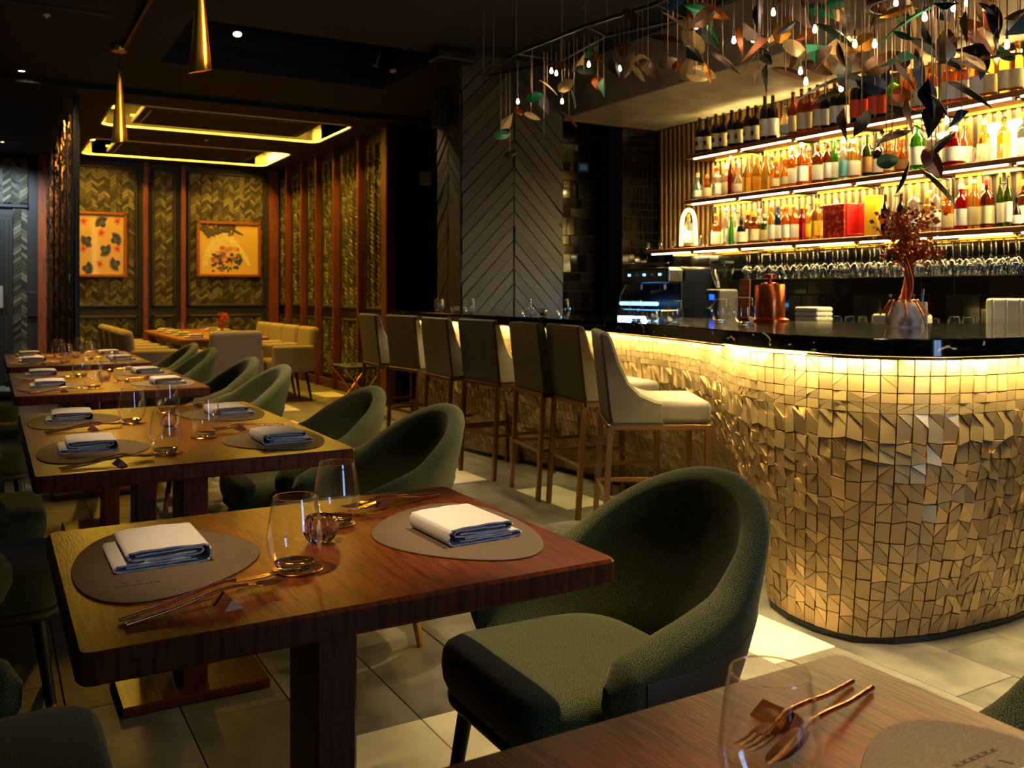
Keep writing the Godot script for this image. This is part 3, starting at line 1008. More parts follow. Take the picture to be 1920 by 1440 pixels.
func build_bar() -> void:
	var ft := [Vector2(3.2, -7.2), Vector2(3.23, -6.4), Vector2(3.32, -5.2), Vector2(3.32, -4.4), Vector2(3.22, -3.75), Vector2(2.98, -3.25), Vector2(2.72, -2.87), Vector2(2.595, -2.6), Vector2(2.565, -2.32), Vector2(2.62, -2.09), Vector2(2.78, -1.94), Vector2(3.08, -1.88), Vector2(3.5, -1.92), Vector2(4.1, -2.1), Vector2(4.6, -2.4)]
	var fb := [Vector2(3.26, -7.2), Vector2(3.28, -6.4), Vector2(3.52, -5.2), Vector2(3.55, -4.4), Vector2(3.5, -3.75), Vector2(3.32, -3.22), Vector2(2.98, -2.86), Vector2(2.73, -2.64), Vector2(2.65, -2.4), Vector2(2.69, -2.2), Vector2(2.86, -2.1), Vector2(3.1, -2.06), Vector2(3.5, -2.06), Vector2(4.1, -2.25), Vector2(4.6, -2.5)]
	var ce := [Vector2(2.95, -7.25), Vector2(2.96, -6.3), Vector2(2.93, -5.4), Vector2(2.91, -4.75), Vector2(2.90, -4.2), Vector2(2.84, -3.7), Vector2(2.74, -3.25), Vector2(2.60, -2.75), Vector2(2.535, -2.45), Vector2(2.52, -2.2), Vector2(2.56, -2.02), Vector2(2.70, -1.875), Vector2(2.9, -1.83), Vector2(3.15, -1.815), Vector2(3.6, -1.87), Vector2(4.2, -2.05), Vector2(4.7, -2.35)]
	# resample the two face curves together by the length of their mean
	var a := smooth_path(ft, 24)
	var b := smooth_path(fb, 24)
	var cum := [0.0]
	for i in range(1, a.size()):
		cum.append(cum[i - 1] + ((a[i] + b[i]) / 2 - (a[i - 1] + b[i - 1]) / 2).length())
	var total: float = cum[cum.size() - 1]
	var ncol := int(total / 0.049)
	var j := 0
	for k in ncol + 1:
		var s := total * k / ncol
		while j < cum.size() - 2 and cum[j + 1] < s:
			j += 1
		var t: float = clampf((s - cum[j]) / maxf(1e-6, cum[j + 1] - cum[j]), 0, 1)
		face_top.append(a[j].lerp(a[j + 1], t))
		face_low.append(b[j].lerp(b[j + 1], t))
	var bar := thing("bar_counter", "curved bar clad in faceted gold tiles under a black marble top", "bar", Vector3.ZERO)
	# dark bed behind the tiles
	var rows := []
	for k in ncol + 1:
		var row := PackedVector3Array()
		for i in 9:
			row.append(on_face(k, i / 8.0, 0.0))
		rows.append(row)
	put("front_bed", mb().grid(rows, false, false), M.gold_grout, bar)
	# tiles, one by one; the columns on the bulge towards the floor show largest
	var rest := [mb(), mb(), mb(), mb(), mb()]
	var shown := 0
	var g := RandomNumberGenerator.new()
	g.seed = 77
	var order := range(ncol)
	for k in order:
		var big: bool = face_low[k].y > -2.66 and face_low[k].x < 3.42
		var lines := []
		for r in 12:
			var yy := r * 0.0715 + (0.0 if r == 0 else g.randf_range(-0.006, 0.006))
			var d: float = 0.0 if r == 0 or r == 11 else [0.006, -0.006, -0.004, 0.0][(k + r) % 4]
			lines.append([yy - d, yy + d, [0, 0, 1, 2, 0, 3][(k * 5 + r * 7 + g.randi() % 3) % 6]])
		lines[11] = [0.815, 0.815, 0]
		for yy in [0.85, 0.885, 0.945, 1.0]:
			lines.append([yy, yy, 3 if g.randf() < 0.6 else g.randi() % 2])
		for i in lines.size() - 1:
			var lo: Array = lines[i]
			var hi: Array = lines[i + 1]
			var hh: float = minf(hi[0] - lo[0], hi[1] - lo[1])
			var cut := minf(0.05, hh * 0.72)
			var quads := []
			match hi[2]:
				0: quads = [[[0.0, hi[0]], [1.0, hi[1]], [1.0, hi[1] - cut]], [[0.0, lo[0]], [1.0, lo[1]], [1.0, hi[1] - cut], [0.0, hi[0]]]]
				1: quads = [[[0.0, hi[0]], [1.0, hi[1]], [0.0, hi[0] - cut]], [[0.0, lo[0]], [1.0, lo[1]], [1.0, hi[1]], [0.0, hi[0] - cut]]]
				2: quads = [[[0.0, hi[0] - cut * 0.4], [1.0, hi[1] - cut], [1.0, hi[1]], [0.0, hi[0]]], [[0.0, lo[0]], [1.0, lo[1]], [1.0, hi[1] - cut], [0.0, hi[0] - cut * 0.4]]]
				_: quads = [[[0.0, lo[0]], [1.0, lo[1]], [1.0, hi[1]], [0.0, hi[0]]]]
			for q in quads:
				var pc := bar_tile(k, q, g, 0.55 if lo[0] > 0.42 and lo[0] < 0.8 else 0.25)
				var tone: int = g.randi() % 5
				if big and shown < 300:
					shown += 1
					put("tile", pc, M.gold_tile[tone], bar)
				else:
					rest[tone].add(pc)
	for i in 5:
		put("tile_field", rest[i], M.gold_tile[i], bar).set_meta("kind", "stuff")
	# marble top
	var edge := smooth_path(ce, 8)
	counter_edge = edge
	var ol := PackedVector2Array()
	for p in edge:
		ol.append(p)
	for p in [Vector2(4.75, -2.75), Vector2(4.3, -2.75), Vector2(3.95, -3.0), Vector2(3.8, -3.6), Vector2(3.72, -4.4), Vector2(3.65, -5.2), Vector2(3.6, -6.5), Vector2(3.27, -6.51), Vector2(3.27, -6.99), Vector2(3.6, -7.0), Vector2(3.6, -7.25)]:
		ol.append(p)
	put("marble_top", mb().slab(ol, 1.04, 1.10, 0.004), M.marble, bar)
	# bronze lip under the top
	var lip := []
	for p in edge:
		lip.append(Vector3(p.x, 1.036, p.y))
	put("edge_trim", mb().tube(lip, 0.005, 4), M.bronze, bar)
	# warm strip light under the overhang
	var led := []
	for k in range(0, ncol + 1, 2):
		led.append(on_face(k, 1.0, 0.05) + Vector3(0, 0.012, 0))
	put("light_strip", mb().tube(led, 0.008, 4), M.led_honey, bar)
	for k in range(5, ncol - 4, 10):
		var p := on_face(k, 1.0, 0.05)
		var q := on_face(mini(k + 5, ncol), 1.0, 0.05)
		var r := on_face(maxi(k - 5, 0), 1.0, 0.05)
		area(p + Vector3(0, -0.005, 0), on_face(k, 0.75, 0.0), Vector2((q - r).length(), 0.02), HONEY, 1.3)
	# plain inner cladding
	put("inner_panel", mb().box(Vector3(3.7, 0.52, -4.9), Vector3(0.04, 1.04, 3.2)), M.black, bar)
	put("kick_plate", kick(ncol), M.black, bar)

func kick(ncol: int) -> MB:
	var path := []
	for k in range(0, ncol + 1, 3):
		path.append(on_face(k, 0.0, 0.004) + Vector3(0, -0.012, 0))
	return mb().tube(path, 0.014, 4)

func on_face(k: int, v: float, out: float) -> Vector3:
	var s := 1.0 - pow(1.0 - v, 1.7)
	var p: Vector2 = face_low[k].lerp(face_top[k], s)
	var k0 := maxi(k - 1, 0)
	var k1 := mini(k + 1, face_low.size() - 1)
	var t: Vector2 = (face_low[k1].lerp(face_top[k1], s) - face_low[k0].lerp(face_top[k0], s)).normalized()
	var o := Vector2(-t.y, t.x)
	p += o * out
	return Vector3(p.x, 0.025 + v * 1.0, p.y)

func face_point(k: int, f: float, v: float, out: float) -> Vector3:
	return on_face(k, v, out).lerp(on_face(mini(k + 1, face_low.size() - 1), v, out), f)

func bar_tile(k: int, q: Array, g: RandomNumberGenerator, amount: float) -> MB:
	var b := mb()
	var top := []
	var bot := []
	var cu := 0.0
	var cv := 0.0
	for p in q:
		cu += p[0] / q.size()
		cv += p[1] / q.size()
	var tx := g.randf_range(-0.010, 0.010) * amount
	var ty := g.randf_range(-0.010, 0.010) * amount
	for p in q:
		var f: float = cu + (p[0] - cu) * 0.915
		var vv: float = cv + (p[1] - cv) * 0.925
		var o: float = 0.012 + (p[0] - cu) * 2.0 * tx + (p[1] - cv) / 0.03 * ty
		top.append(face_point(k, f, clampf(vv, 0, 1), maxf(0.002, o)))
		bot.append(face_point(k, f, clampf(vv, 0, 1), -0.002))
	var out := face_point(k, 0.5, clampf(cv, 0, 1), 0.1) - face_point(k, 0.5, clampf(cv, 0, 1), 0.0)
	b.face(top, out)
	var mid := Vector3()
	for p in top:
		mid += p / float(top.size())
	for i in top.size():
		var m: int = (i + 1) % top.size()
		b.face([bot[i], bot[m], top[m], top[i]], (top[i] + top[m]) * 0.5 - mid)
	return b

# ---------------------------------------------------------------- back bar
const SHELF_X := 5.1

func build_back_bar() -> void:
	var ribs := thing("ribbed_panel", "ribbed bronze back panel behind the bottle shelves", "panel", Vector3(5.38, 1.6, 0))
	put("backing", mb().box(Vector3(0.01, 0.58, -4.2), Vector3(0.02, 1.16, 4.8)), M.rib_back, ribs)
	for i in 68:
		put("slat", mb().lathe([Vector2(0, 0), Vector2(0.018, 0), Vector2(0.018, 1.15), Vector2(0, 1.15)], 8, Transform3D(Basis(), Vector3(0, 0, -6.55 + 0.062 * i))), M.ribs, ribs)
	var wr := struct("wall_splash", mb().box(Vector3(5.39, 1.2, -4.2), Vector3(0.04, 0.8, 4.8)), M.grout, "black glazed tile splashback under the lowest shelf", "wall")
	glazed(wr, 4.6, 0.72, Transform3D(Basis(Vector3(0, 0, 1), Vector3.UP, Vector3(-1, 0, 0)), Vector3(5.37, 0.88, -6.5)), 0.24, 0.12, 160)
	var bc := thing("back_counter", "dark back counter with steel top behind the bar", "counter", Vector3(5.0, 0, -4.2))
	put("cabinet", mb().box(Vector3(0.03, 0.485, 0), Vector3(0.64, 0.97, 4.7), 0.01), M.black, bc)
	put("worktop", mb().box(Vector3(-0.02, 0.995, 0), Vector3(0.7, 0.05, 4.7), 0.006), M.black_metal, bc)
	for i in 6:
		put("door", mb().box(Vector3(-0.3, 0.48, -1.95 + 0.78 * i), Vector3(0.02, 0.88, 0.74), 0.005), M.trough, bc)
	var names := ["lowest", "middle", "top"]
	var heights := [1.60, 2.00, 2.38]
	var starts := [-6.45, -5.92, -5.9]
	for s in 3:
		var y: float = heights[s]
		var z0: float = starts[s]
		var sh := thing("bottle_shelf", "%s wooden bottle shelf with warm strip lights behind the bar" % names[s], "shelf", Vector3(SHELF_X, y, 0), 0.0, "bottle shelves")
		put("board", mb().box(Vector3(0.127, 0.018, (z0 - 2.0) / 2), Vector3(0.254, 0.036, -2.0 - z0), 0.004), M.shelf_wood, sh)
		var z := z0 + 0.08
		while z < -2.2:
			put("light_strip", mb().box(Vector3(0.012, -0.004, z + 0.26), Vector3(0.016, 0.012, 0.5), 0.003), M.led_white, sh)
			put("rear_light_strip", mb().box(Vector3(0.24, -0.006, z + 0.26), Vector3(0.016, 0.012, 0.46), 0.003), M.led_amber, sh)
			put("bracket", mb().box(Vector3(0.14, -0.012, z + 0.54), Vector3(0.27, 0.018, 0.014), 0.002), M.black_metal, sh)
			if s < 2:
				put("stem", mb().box(Vector3(0.24, 0.2, z + 0.54), Vector3(0.014, 0.38, 0.014), 0.002), M.black_metal, sh)
			z += 0.555
		area(Vector3(SHELF_X + 0.03, y - 0.012, (z0 - 2.0) / 2), Vector3(SHELF_X + 0.1, y - 1.0, (z0 - 2.0) / 2), Vector2(-2.0 - z0 - 0.2, 0.02), HONEY, [3.5, 6.5, 6.5][s], Vector3.RIGHT)
		area(Vector3(SHELF_X + 0.24, y - 0.014, (z0 - 2.0) / 2), Vector3(SHELF_X + 0.22, y - 1.0, (z0 - 2.0) / 2), Vector2(-2.0 - z0 - 0.2, 0.02), HONEY, [1.8, 4.5, 4.5][s], Vector3.RIGHT)
	# strip above the top shelf that washes the wall and soffit
	var cv := thing("cove_light", "hidden warm strip lamp washing the soffit above the bottles", "lamp", Vector3(5.34, 2.43, -4.0))
	put("strip", mb().box(Vector3.ZERO, Vector3(0.02, 0.012, 3.7), 0.003), M.led_honey, cv)
	area(Vector3(5.33, 2.45, -4.0), Vector3(5.2, 3.0, -4.0), Vector2(3.7, 0.02), HONEY, 5.0, Vector3.RIGHT)
	# backlit panel
	for q in [[1846.0, 1917.0, 222.0, 326.0], [1846.0, 1917.0, 92.0, 170.0], [1738.0, 1784.0, 246.0, 270.0]]:
		var p0 := on_x(q[0], q[3], 5.34)
		var p1 := on_x(q[1], q[2], 5.34)
		var lp := thing("light_panel", "glowing warm white light panel between the bottles", "lamp", Vector3(5.345, p0.y, (p0.z + p1.z) / 2), 0.0, "light panels on the bar wall")
		put("screen", mb().box(Vector3(-0.01, (p1.y - p0.y) / 2, 0), Vector3(0.006, p1.y - p0.y, p1.z - p0.z)), M.led_box, lp)
		put("case", mb().box(Vector3(0.004, (p1.y - p0.y) / 2, 0), Vector3(0.02, p1.y - p0.y + 0.02, p1.z - p0.z + 0.02), 0.003), M.black_metal, lp)
	fill_shelves(heights)
	hang_glasses()

func bottle_profile(kind: int, h: float, r: float) -> Array:
	var k := []
	match kind:
		0: k = [[0.0, 0.0], [0.94, 0.0], [1.0, 0.015], [1.0, 0.62], [0.86, 0.69], [0.42, 0.76], [0.37, 0.82], [0.37, 0.95], [0.0, 0.95]]
		1: k = [[0.0, 0.0], [0.96, 0.0], [1.0, 0.02], [1.0, 0.64], [0.92, 0.70], [0.45, 0.76], [0.38, 0.79], [0.38, 0.9], [0.0, 0.9]]
		2: k = [[0.0, 0.0], [0.75, 0.0], [1.0, 0.1], [1.0, 0.35], [0.75, 0.52], [0.36, 0.62], [0.32, 0.7], [0.32, 0.86], [0.0, 0.86]]
		3: k = [[0.0, 0.0], [0.92, 0.0], [1.0, 0.02], [0.98, 0.5], [0.7, 0.66], [0.42, 0.8], [0.4, 0.95], [0.0, 0.95]]
		_: k = [[0.0, 0.0], [0.95, 0.0], [1.0, 0.02], [0.92, 0.55], [0.8, 0.68], [0.4, 0.72], [0.36, 0.88], [0.0, 0.88]]
	var out := []
	for p in k:
		out.append(Vector2(p[0] * r, p[1] * h))
	return out

var bottle_store := {}

func bottle(kind: int, h: float, r: float, tint: String, paper: String, cap: String, at_: Vector3, label: String, mark := false) -> void:
	var key := "%d %.3f %.3f %s %s %s %s" % [kind, h, r, tint, paper, cap, mark]
	if bottle_store.has(key):
		var c := copy(bottle_store[key], at_, rng.randf_range(-0.3, 0.3), label)
		return
	var o := thing("bottle", label, "bottle", at_, 0.0, "bottles on the bar shelves")
	o.set_meta("base_name", "bottle")
	bottle_store[key] = o
	var pf := bottle_profile(kind, h, r)
	put("body", mb().lathe(pf, 14), glass_tint(tint), o)
	var top: float = pf[pf.size() - 1].y
	var cr: float = pf[pf.size() - 2].x
	put("cap", mb().lathe([Vector2(0, top - 0.001), Vector2(cr * 1.12, top - 0.001), Vector2(cr * 1.12, h), Vector2(cr * 0.9, h + 0.003), Vector2(0, h + 0.003)], 10), paint(cap), o)
	if paper:
		var y0 := h * 0.1
		var y1 := h * (0.46 if kind != 2 else 0.34)
		var rr := r * 1.012
		put("label", mb().lathe([Vector2(rr - 0.001, y0), Vector2(rr + 0.0008, y0), Vector2(rr + 0.0008, y1), Vector2(rr - 0.001, y1)], 16), paint(paper), o)
		if mark:
			put("label_mark", mb().box(Vector3(-rr - 0.001, (y0 + y1) / 2, 0.004), Vector3(0.003, h * 0.12, r * 0.8)), paint("black"), o)

var tints := {}

func glass_tint(t: String) -> StandardMaterial3D:
	if not tints.has(t):
		var c: Color = {"dark": Color(0.10, 0.07, 0.05), "amber": Color(0.95, 0.55, 0.15), "clear": Color(0.97, 0.97, 0.94), "green": Color(0.35, 0.75, 0.2), "olive": Color(0.3, 0.42, 0.12), "brown": Color(0.55, 0.25, 0.07), "blue": Color(0.12, 0.2, 0.4), "red": Color(0.75, 0.08, 0.08), "gold": Color(0.98, 0.75, 0.3), "aqua": Color(0.7, 0.88, 0.9), "orange": Color(1.0, 0.55, 0.1)}[t]
		tints[t] = glass(c, 0.25 if t in ["dark", "blue"] else 0.06)
	return tints[t]

func paint(t: String) -> StandardMaterial3D:
	var k := "paint " + t
	if not tints.has(k):
		var c: Color = {"cream": Color(0.82, 0.77, 0.6), "white": Color(0.85, 0.84, 0.8), "black": Color(0.03, 0.03, 0.03), "red": Color(0.62, 0.06, 0.04), "gold": Color(0.75, 0.55, 0.15), "blue": Color(0.1, 0.22, 0.5), "orange": Color(0.85, 0.3, 0.06), "green": Color(0.1, 0.35, 0.12), "tan": Color(0.6, 0.42, 0.22), "yellow": Color(0.85, 0.68, 0.1), "silver": Color(0.6, 0.6, 0.6), "teal": Color(0.35, 0.6, 0.65)}[t]
		tints[k] = mat(c, 0.45, 0.7 if t in ["gold", "silver"] else 0.0)
	return tints[k]

func fill_shelves(heights: Array) -> void:
	var top := []
	for i in 8:
		top.append([1312.0 + i * 15.0, 0, 0.30, 0.036, "dark", "cream", "black", "small dark bottle with black mark on cream label, row on top shelf", true])
	for px in [1434.0, 1449.0]:
		top.append([px, 0, 0.36, 0.045, "dark", "white", "black", "tall black bottle with white label on the top shelf", false])
	top.append([1472.0, 2, 0.27, 0.05, "clear", "white", "silver", "squat clear decanter between dark bottles on the top shelf", false])
	for px in [1487.0, 1503.0, 1518.0, 1533.0]:
		top.append([px, 0, 0.33, 0.042, "brown", "cream", "black", "brown wine bottle with cream label on the top shelf", false])
	for px in [1549.0, 1565.0, 1581.0]:
		top.append([px, 0, 0.32, 0.045, "dark", "white", "red", "dark bottle with broad white label and red cap on the top shelf", false])
	for px in [1604.0, 1621.0, 1638.0, 1655.0]:
		top.append([px, 0, 0.34, 0.045, "dark", "orange", "black", "dark bottle with orange red label on the top shelf", false])
	top.append([1676.0, 1, 0.28, 0.05, "green", "tan", "black", "green bottle with tan label on the top shelf", false])
	for px in [1700.0, 1722.0, 1745.0]:
		top.append([px, 1, 0.30, 0.052, "amber", "cream", "gold", "amber spirit bottle with cream label on the top shelf", false])
	for px in [1780.0, 1806.0, 1832.0]:
		top.append([px, 4, 0.30, 0.056, "orange", "white", "gold", "orange bottle with large white label on the top shelf", false])
	for px in [1858.0, 1884.0, 1908.0]:
		top.append([px, 0, 0.30, 0.046, "gold", "cream", "gold", "pale gold bottle near the light panel on the top shelf", false])
	var mid := [[1308, 2, 0.22, 0.05, "aqua", "white", "tan", "round pale blue flask on the middle shelf end"], [1326, 4, 0.2, 0.038, "amber", "cream", "orange", "short amber bottle with orange cap on the middle shelf"], [1345, 1, 0.24, 0.042, "clear", "white", "red", "clear bottle with red cap on the middle shelf"], [1361, 1, 0.25, 0.042, "clear", "cream", "silver", "clear bottle with silver cap on the middle shelf"], [1371, 3, 0.31, 0.03, "brown", "", "silver", "slim brown bottle on the middle shelf"], [1385, 2, 0.25, 0.045, "clear", "white", "silver", "round clear bottle on the middle shelf"]]
	for px in [1403.0, 1420.0, 1438.0]:
		mid.append([px, 3, 0.29, 0.045, "gold", "", "gold", "pale gold decanter with tapered neck on the middle shelf"])
	for px in [1455.0, 1471.0]:
		mid.append([px, 2, 0.25, 0.05, "amber", "cream", "gold", "round amber whisky bottle on the middle shelf"])
	for px in [1486.0, 1504.0]:
		mid.append([px, 1, 0.31, 0.05, "amber", "white", "cream", "amber bottle with tall white label on the middle shelf"])
	for px in [1534.0, 1552.0]:
		mid.append([px, 1, 0.3, 0.052, "brown", "white", "black", "brown bottle with big white label on the middle shelf"])
	mid.append([1566, 0, 0.3, 0.042, "green", "white", "green", "bright green bottle with white label on the middle shelf"])
	mid.append([1582, 1, 0.29, 0.046, "clear", "teal", "white", "clear bottle with blue printed label on the middle shelf"])
	mid.append([1601, 1, 0.28, 0.046, "gold", "white", "cream", "gold bottle with white label beside the green ones"])
	mid.append([1627, 0, 0.29, 0.042, "olive", "tan", "black", "dark green bottle with tan label on the middle shelf"])
	mid.append([1648, 1, 0.25, 0.048, "dark", "white", "black", "stout dark bottle with white label on the middle shelf"])
	mid.append([1668, 4, 0.23, 0.05, "gold", "cream", "tan", "short gold bottle with cream label on the middle shelf"])
	mid.append([1692, 2, 0.26, 0.055, "amber", "tan", "gold", "round amber bottle with tan label on the middle shelf"])
	mid.append([1721, 0, 0.32, 0.052, "green", "white", "green", "large bright green bottle in the middle shelf"])
	mid.append([1750, 1, 0.27, 0.05, "clear", "white", "silver", "clear bottle with white label near the red jug"])
	mid.append([1788, 4, 0.24, 0.066, "red", "white", "white", "squat red bottle with white label on the middle shelf"])
	var low := [[1362, 1, 0.3, 0.042, "clear", "white", "blue", "clear bottle with blue cap on the lowest shelf"], [1377, 1, 0.3, 0.042, "clear", "white", "blue", "clear bottle with blue cap on the lowest shelf"], [1371, 3, 0.24, 0.036, "green", "", "green", "bright green bottle at the front of the lowest shelf"], [1390, 4, 0.22, 0.05, "dark", "white", "black", "squat black bottle with white diamond label"], [1414, 4, 0.24, 0.05, "brown", "cream", "gold", "brown bottle with cream label on the lowest shelf"], [1434, 1, 0.22, 0.046, "olive", "cream", "silver", "short olive bottle on the lowest shelf"], [1447, 0, 0.29, 0.038, "gold", "white", "cream", "slim gold bottle with white label on the lowest shelf"], [1459, 0, 0.28, 0.038, "blue", "white", "black", "dark blue bottle with white label on the lowest shelf"], [1474, 0, 0.27, 0.042, "amber", "white", "gold", "amber bottle with white label next to the blue one"], [1489, 0, 0.27, 0.042, "amber", "white", "gold", "amber bottle with white label next to the blue one"], [1504, 0, 0.25, 0.036, "red", "", "gold", "slim red bottle on the lowest shelf"], [1514, 1, 0.26, 0.046, "gold", "yellow", "yellow", "yellow bottle with yellow label on the lowest shelf"], [1531, 1, 0.29, 0.046, "gold", "yellow", "yellow", "yellow bottle with yellow label on the lowest shelf"], [1644, 4, 0.2, 0.05, "gold", "cream", "gold", "short bottle with cream label beside the red gift box"], [1660, 0, 0.28, 0.03, "dark", "", "black", "slim dark bottle behind the copper tree"], [1690, 0, 0.28, 0.03, "dark", "", "black", "slim dark bottle behind the copper tree"], [1715, 1, 0.3, 0.046, "clear", "white", "gold", "clear bottle behind the copper tree"], [1738, 4, 0.25, 0.055, "gold", "cream", "gold", "gold bottle behind the copper tree"], [1756, 1, 0.3, 0.052, "clear", "white", "orange", "clear bottle with long white label on the lowest shelf"], [1776, 4, 0.24, 0.05, "orange", "cream", "tan", "orange bottle with cream label on the lowest shelf"], [1803, 1, 0.28, 0.052, "red", "white", "silver", "red bottle with pale label on the lowest shelf"], [1826, 0, 0.3, 0.04, "gold", "cream", "silver", "slender gold bottle on the lowest shelf"], [1851, 1, 0.29, 0.058, "brown", "cream", "red", "brown bottle with cream label and red cap"], [1876, 0, 0.32, 0.044, "olive", "white", "gold", "olive bottle with gold cap on the lowest shelf"], [1890, 0, 0.32, 0.044, "olive", "white", "gold", "olive bottle with gold cap on the lowest shelf"], [1906, 2, 0.2, 0.062, "dark", "white", "black", "squat dark flask at the end of the lowest shelf"]]
	var sets := [low, mid, top]
	for s in 3:
		var back := 0
		for q in sets[s]:
			var x := SHELF_X + 0.06 + 0.03 * (back % 2)
			back += 1
			var p := on_x(q[0], 400, x)
			var gap := 1.0
			for q2 in sets[s]:
				if q2 != q:
					gap = minf(gap, absf(on_x(q2[0], 400, x).z - p.z))
			bottle(q[1], q[2], snappedf(clampf(gap * 0.49, 0.022, q[3]), 0.002), q[4], q[5], q[6], Vector3(x, heights[s] + 0.0365, p.z), q[7], q.size() > 8 and q[8])
	# a second row of plain bottles stands behind
	for s in 2:
		for i in 22:
			var tint: String = ["amber", "gold", "clear", "brown", "clear", "orange"][(i * 5 + s) % 6]
			var z := -5.75 + 0.125 * i
			if s == 0 and z > -4.5 and z < -4.0:
				continue
			bottle([0, 1, 3, 4][i % 4], 0.28, 0.04, tint, ["white", "cream", ""][i % 3], ["gold", "silver", "black"][i % 3], Vector3(SHELF_X + 0.2, heights[s] + 0.0365, z), "%s bottle in the rear row of the %s shelf" % [{"amber": "amber", "gold": "pale gold", "clear": "clear", "brown": "brown", "orange": "orange"}[tint], ["lowest", "middle"][s]])
	# red gift box, a yellow carton and an arch shaped bottle lamp
	var p := on_x(1575, 430, SHELF_X + 0.1)
	var gb := thing("gift_box", "open red gift box with a printed side on the lowest shelf", "box", Vector3(SHELF_X + 0.1, 1.637, p.z))
	put("side", mb().box(Vector3(-0.06, 0.12, 0), Vector3(0.02, 0.24, 0.19), 0.003), textured(noise(60, 0.03, [Color(0.6, 0.05, 0.03), Color(0.75, 0.2, 0.08), Color(0.85, 0.55, 0.4)], [0.3, 0.55, 0.8], 256, 3), Vector3(3, 3, 3), 0.4), gb)
	put("tray", mb().box(Vector3(0.0, 0.01, 0.17), Vector3(0.12, 0.02, 0.14), 0.003), paint("red"), gb)
	put("back", mb().box(Vector3(0.06, 0.12, 0.17), Vector3(0.01, 0.24, 0.14), 0.003), paint("red"), gb)
	put("end", mb().box(Vector3(0.0, 0.12, 0.105), Vector3(0.12, 0.24, 0.01), 0.003), paint("red"), gb)
	var p2 := on_x(1627, 430, SHELF_X + 0.1) + Vector3(0, 0, 0.06)
	var ct := thing("carton", "tall yellow carton beside the red gift box", "carton", Vector3(SHELF_X + 0.1, 1.637, p2.z))
	put("box", mb().box(Vector3(0, 0.135, 0), Vector3(0.1, 0.27, 0.1), 0.003), paint("yellow"), ct)
	put("flap", mb().box(Vector3(0, 0.272, 0), Vector3(0.1, 0.004, 0.1), 0.001), paint("gold"), ct)
	var p3_ := on_x(1291, 460, SHELF_X + 0.1)
	var al := thing("arch_lamp", "small glowing arch display with a bottle inside on the lowest shelf end", "lamp", Vector3(SHELF_X + 0.1, 1.637, p3_.z))
	var arch := []
	for i in 15:
		var t := PI * i / 14.0
		arch.append(Vector3(0, 0.2 + sin(t) * 0.13, cos(t) * 0.085))
	arch.insert(0, Vector3(0, 0.02, 0.095))
	arch.append(Vector3(0, 0.02, -0.095))
	put("glowing_tube", mb().tube(arch, 0.016, 8), M.led_honey, al)
	put("foot", mb().box(Vector3(0, 0.01, 0), Vector3(0.12, 0.02, 0.24), 0.004), M.brass, al)
	bottle(1, 0.27, 0.04, "clear", "white", "gold", Vector3(SHELF_X + 0.1, 1.658, p3_.z), "clear bottle standing inside the glowing arch")
	omni(Vector3(SHELF_X + 0.0, 1.8, p3_.z), HONEY, 0.12, 0.03)
	for i in 3:
		var q := on_x(1216.0 + 23 * i, 460, SHELF_X + 0.08)
		tumbler(Vector3(SHELF_X + 0.08, 1.637, q.z), 0.5, "small tumbler in the trio at the end of the lowest shelf", "tumblers on the lowest shelf")
	for i in 4:
		var q := on_x(1320.0 + 13 * i, 460, SHELF_X + 0.08)
		tumbler(Vector3(SHELF_X + 0.08 + 0.07 * (i % 2), 1.637, q.z), 0.72, "stemless glass beside the glowing arch on the lowest shelf", "glasses beside the arch")
	for i in 10:
		var q := on_x(1805.0 + 8.5 * i, 300, SHELF_X + 0.08)
		tumbler(Vector3(SHELF_X + 0.07 + 0.09 * (i % 2), 2.037, q.z), 0.72, "stemless glass in the cluster on the middle shelf", "glasses on the middle shelf")

func hang_glasses() -> void:
	var first: Node3D = null
	var g := RandomNumberGenerator.new()
	g.seed = 4
	for i in 46:
		var px := 1398.0 + (i / 2) * 23.0 + 9.0 * (i % 2) + g.randf_range(-3, 3)
		var x := SHELF_X + 0.07 + 0.13 * (i % 2)
		var p := on_x(px, 500, x)
		if first == null:
			first = thing("wine_glass", "clear stemmed wine glass hanging upside down under the lowest shelf", "wine glass", Vector3(x, 1.36, p.z), 0.0, "wine glasses hanging under the shelf")
			first.set_meta("base_name", "wine_glass")
			var bowl := [Vector2(0.034, 0.0), Vector2(0.04, 0.03), Vector2(0.042, 0.055), Vector2(0.034, 0.085), Vector2(0.012, 0.104), Vector2(0.005, 0.112)]
			put("bowl", shell_of(bowl, 16), M.pane, first)
			put("stem", mb().lathe([Vector2(0, 0.108), Vector2(0.005, 0.11), Vector2(0.0035, 0.13), Vector2(0.0035, 0.205), Vector2(0.008, 0.212), Vector2(0, 0.212)], 8), M.clear, first)
			put("foot", mb().lathe([Vector2(0, 0.211), Vector2(0.033, 0.217), Vector2(0.033, 0.219), Vector2(0, 0.221)], 16), M.clear, first)
		else:
			copy(first, Vector3(x, 1.36, p.z), 0.0)
	for k in 2:
		var r := thing("glass_rack", "slim brass rail holding the hanging wine glasses", "rail", Vector3(SHELF_X + 0.07 + 0.13 * k, 1.58, -4.0), 0.0, "glass rails under the shelf")
		for sx in [-1, 1]:
			put("rail", mb().box(Vector3(sx * 0.02, -0.004, 0), Vector3(0.012, 0.008, 3.6), 0.002), M.brass, r)

func shell_of(pf: Array, seg: int) -> MB:
	# single walled surface of revolution, outward normals
	var rows := []
	for p in pf:
		var row := PackedVector3Array()
		for k in seg:
			var t := TAU * k / seg
			row.append(Vector3(cos(t) * p.x, p.y, sin(t) * p.x))
		rows.append(row)
	return mb().grid(rows, false, true)

var tumbler_first: Node3D = null

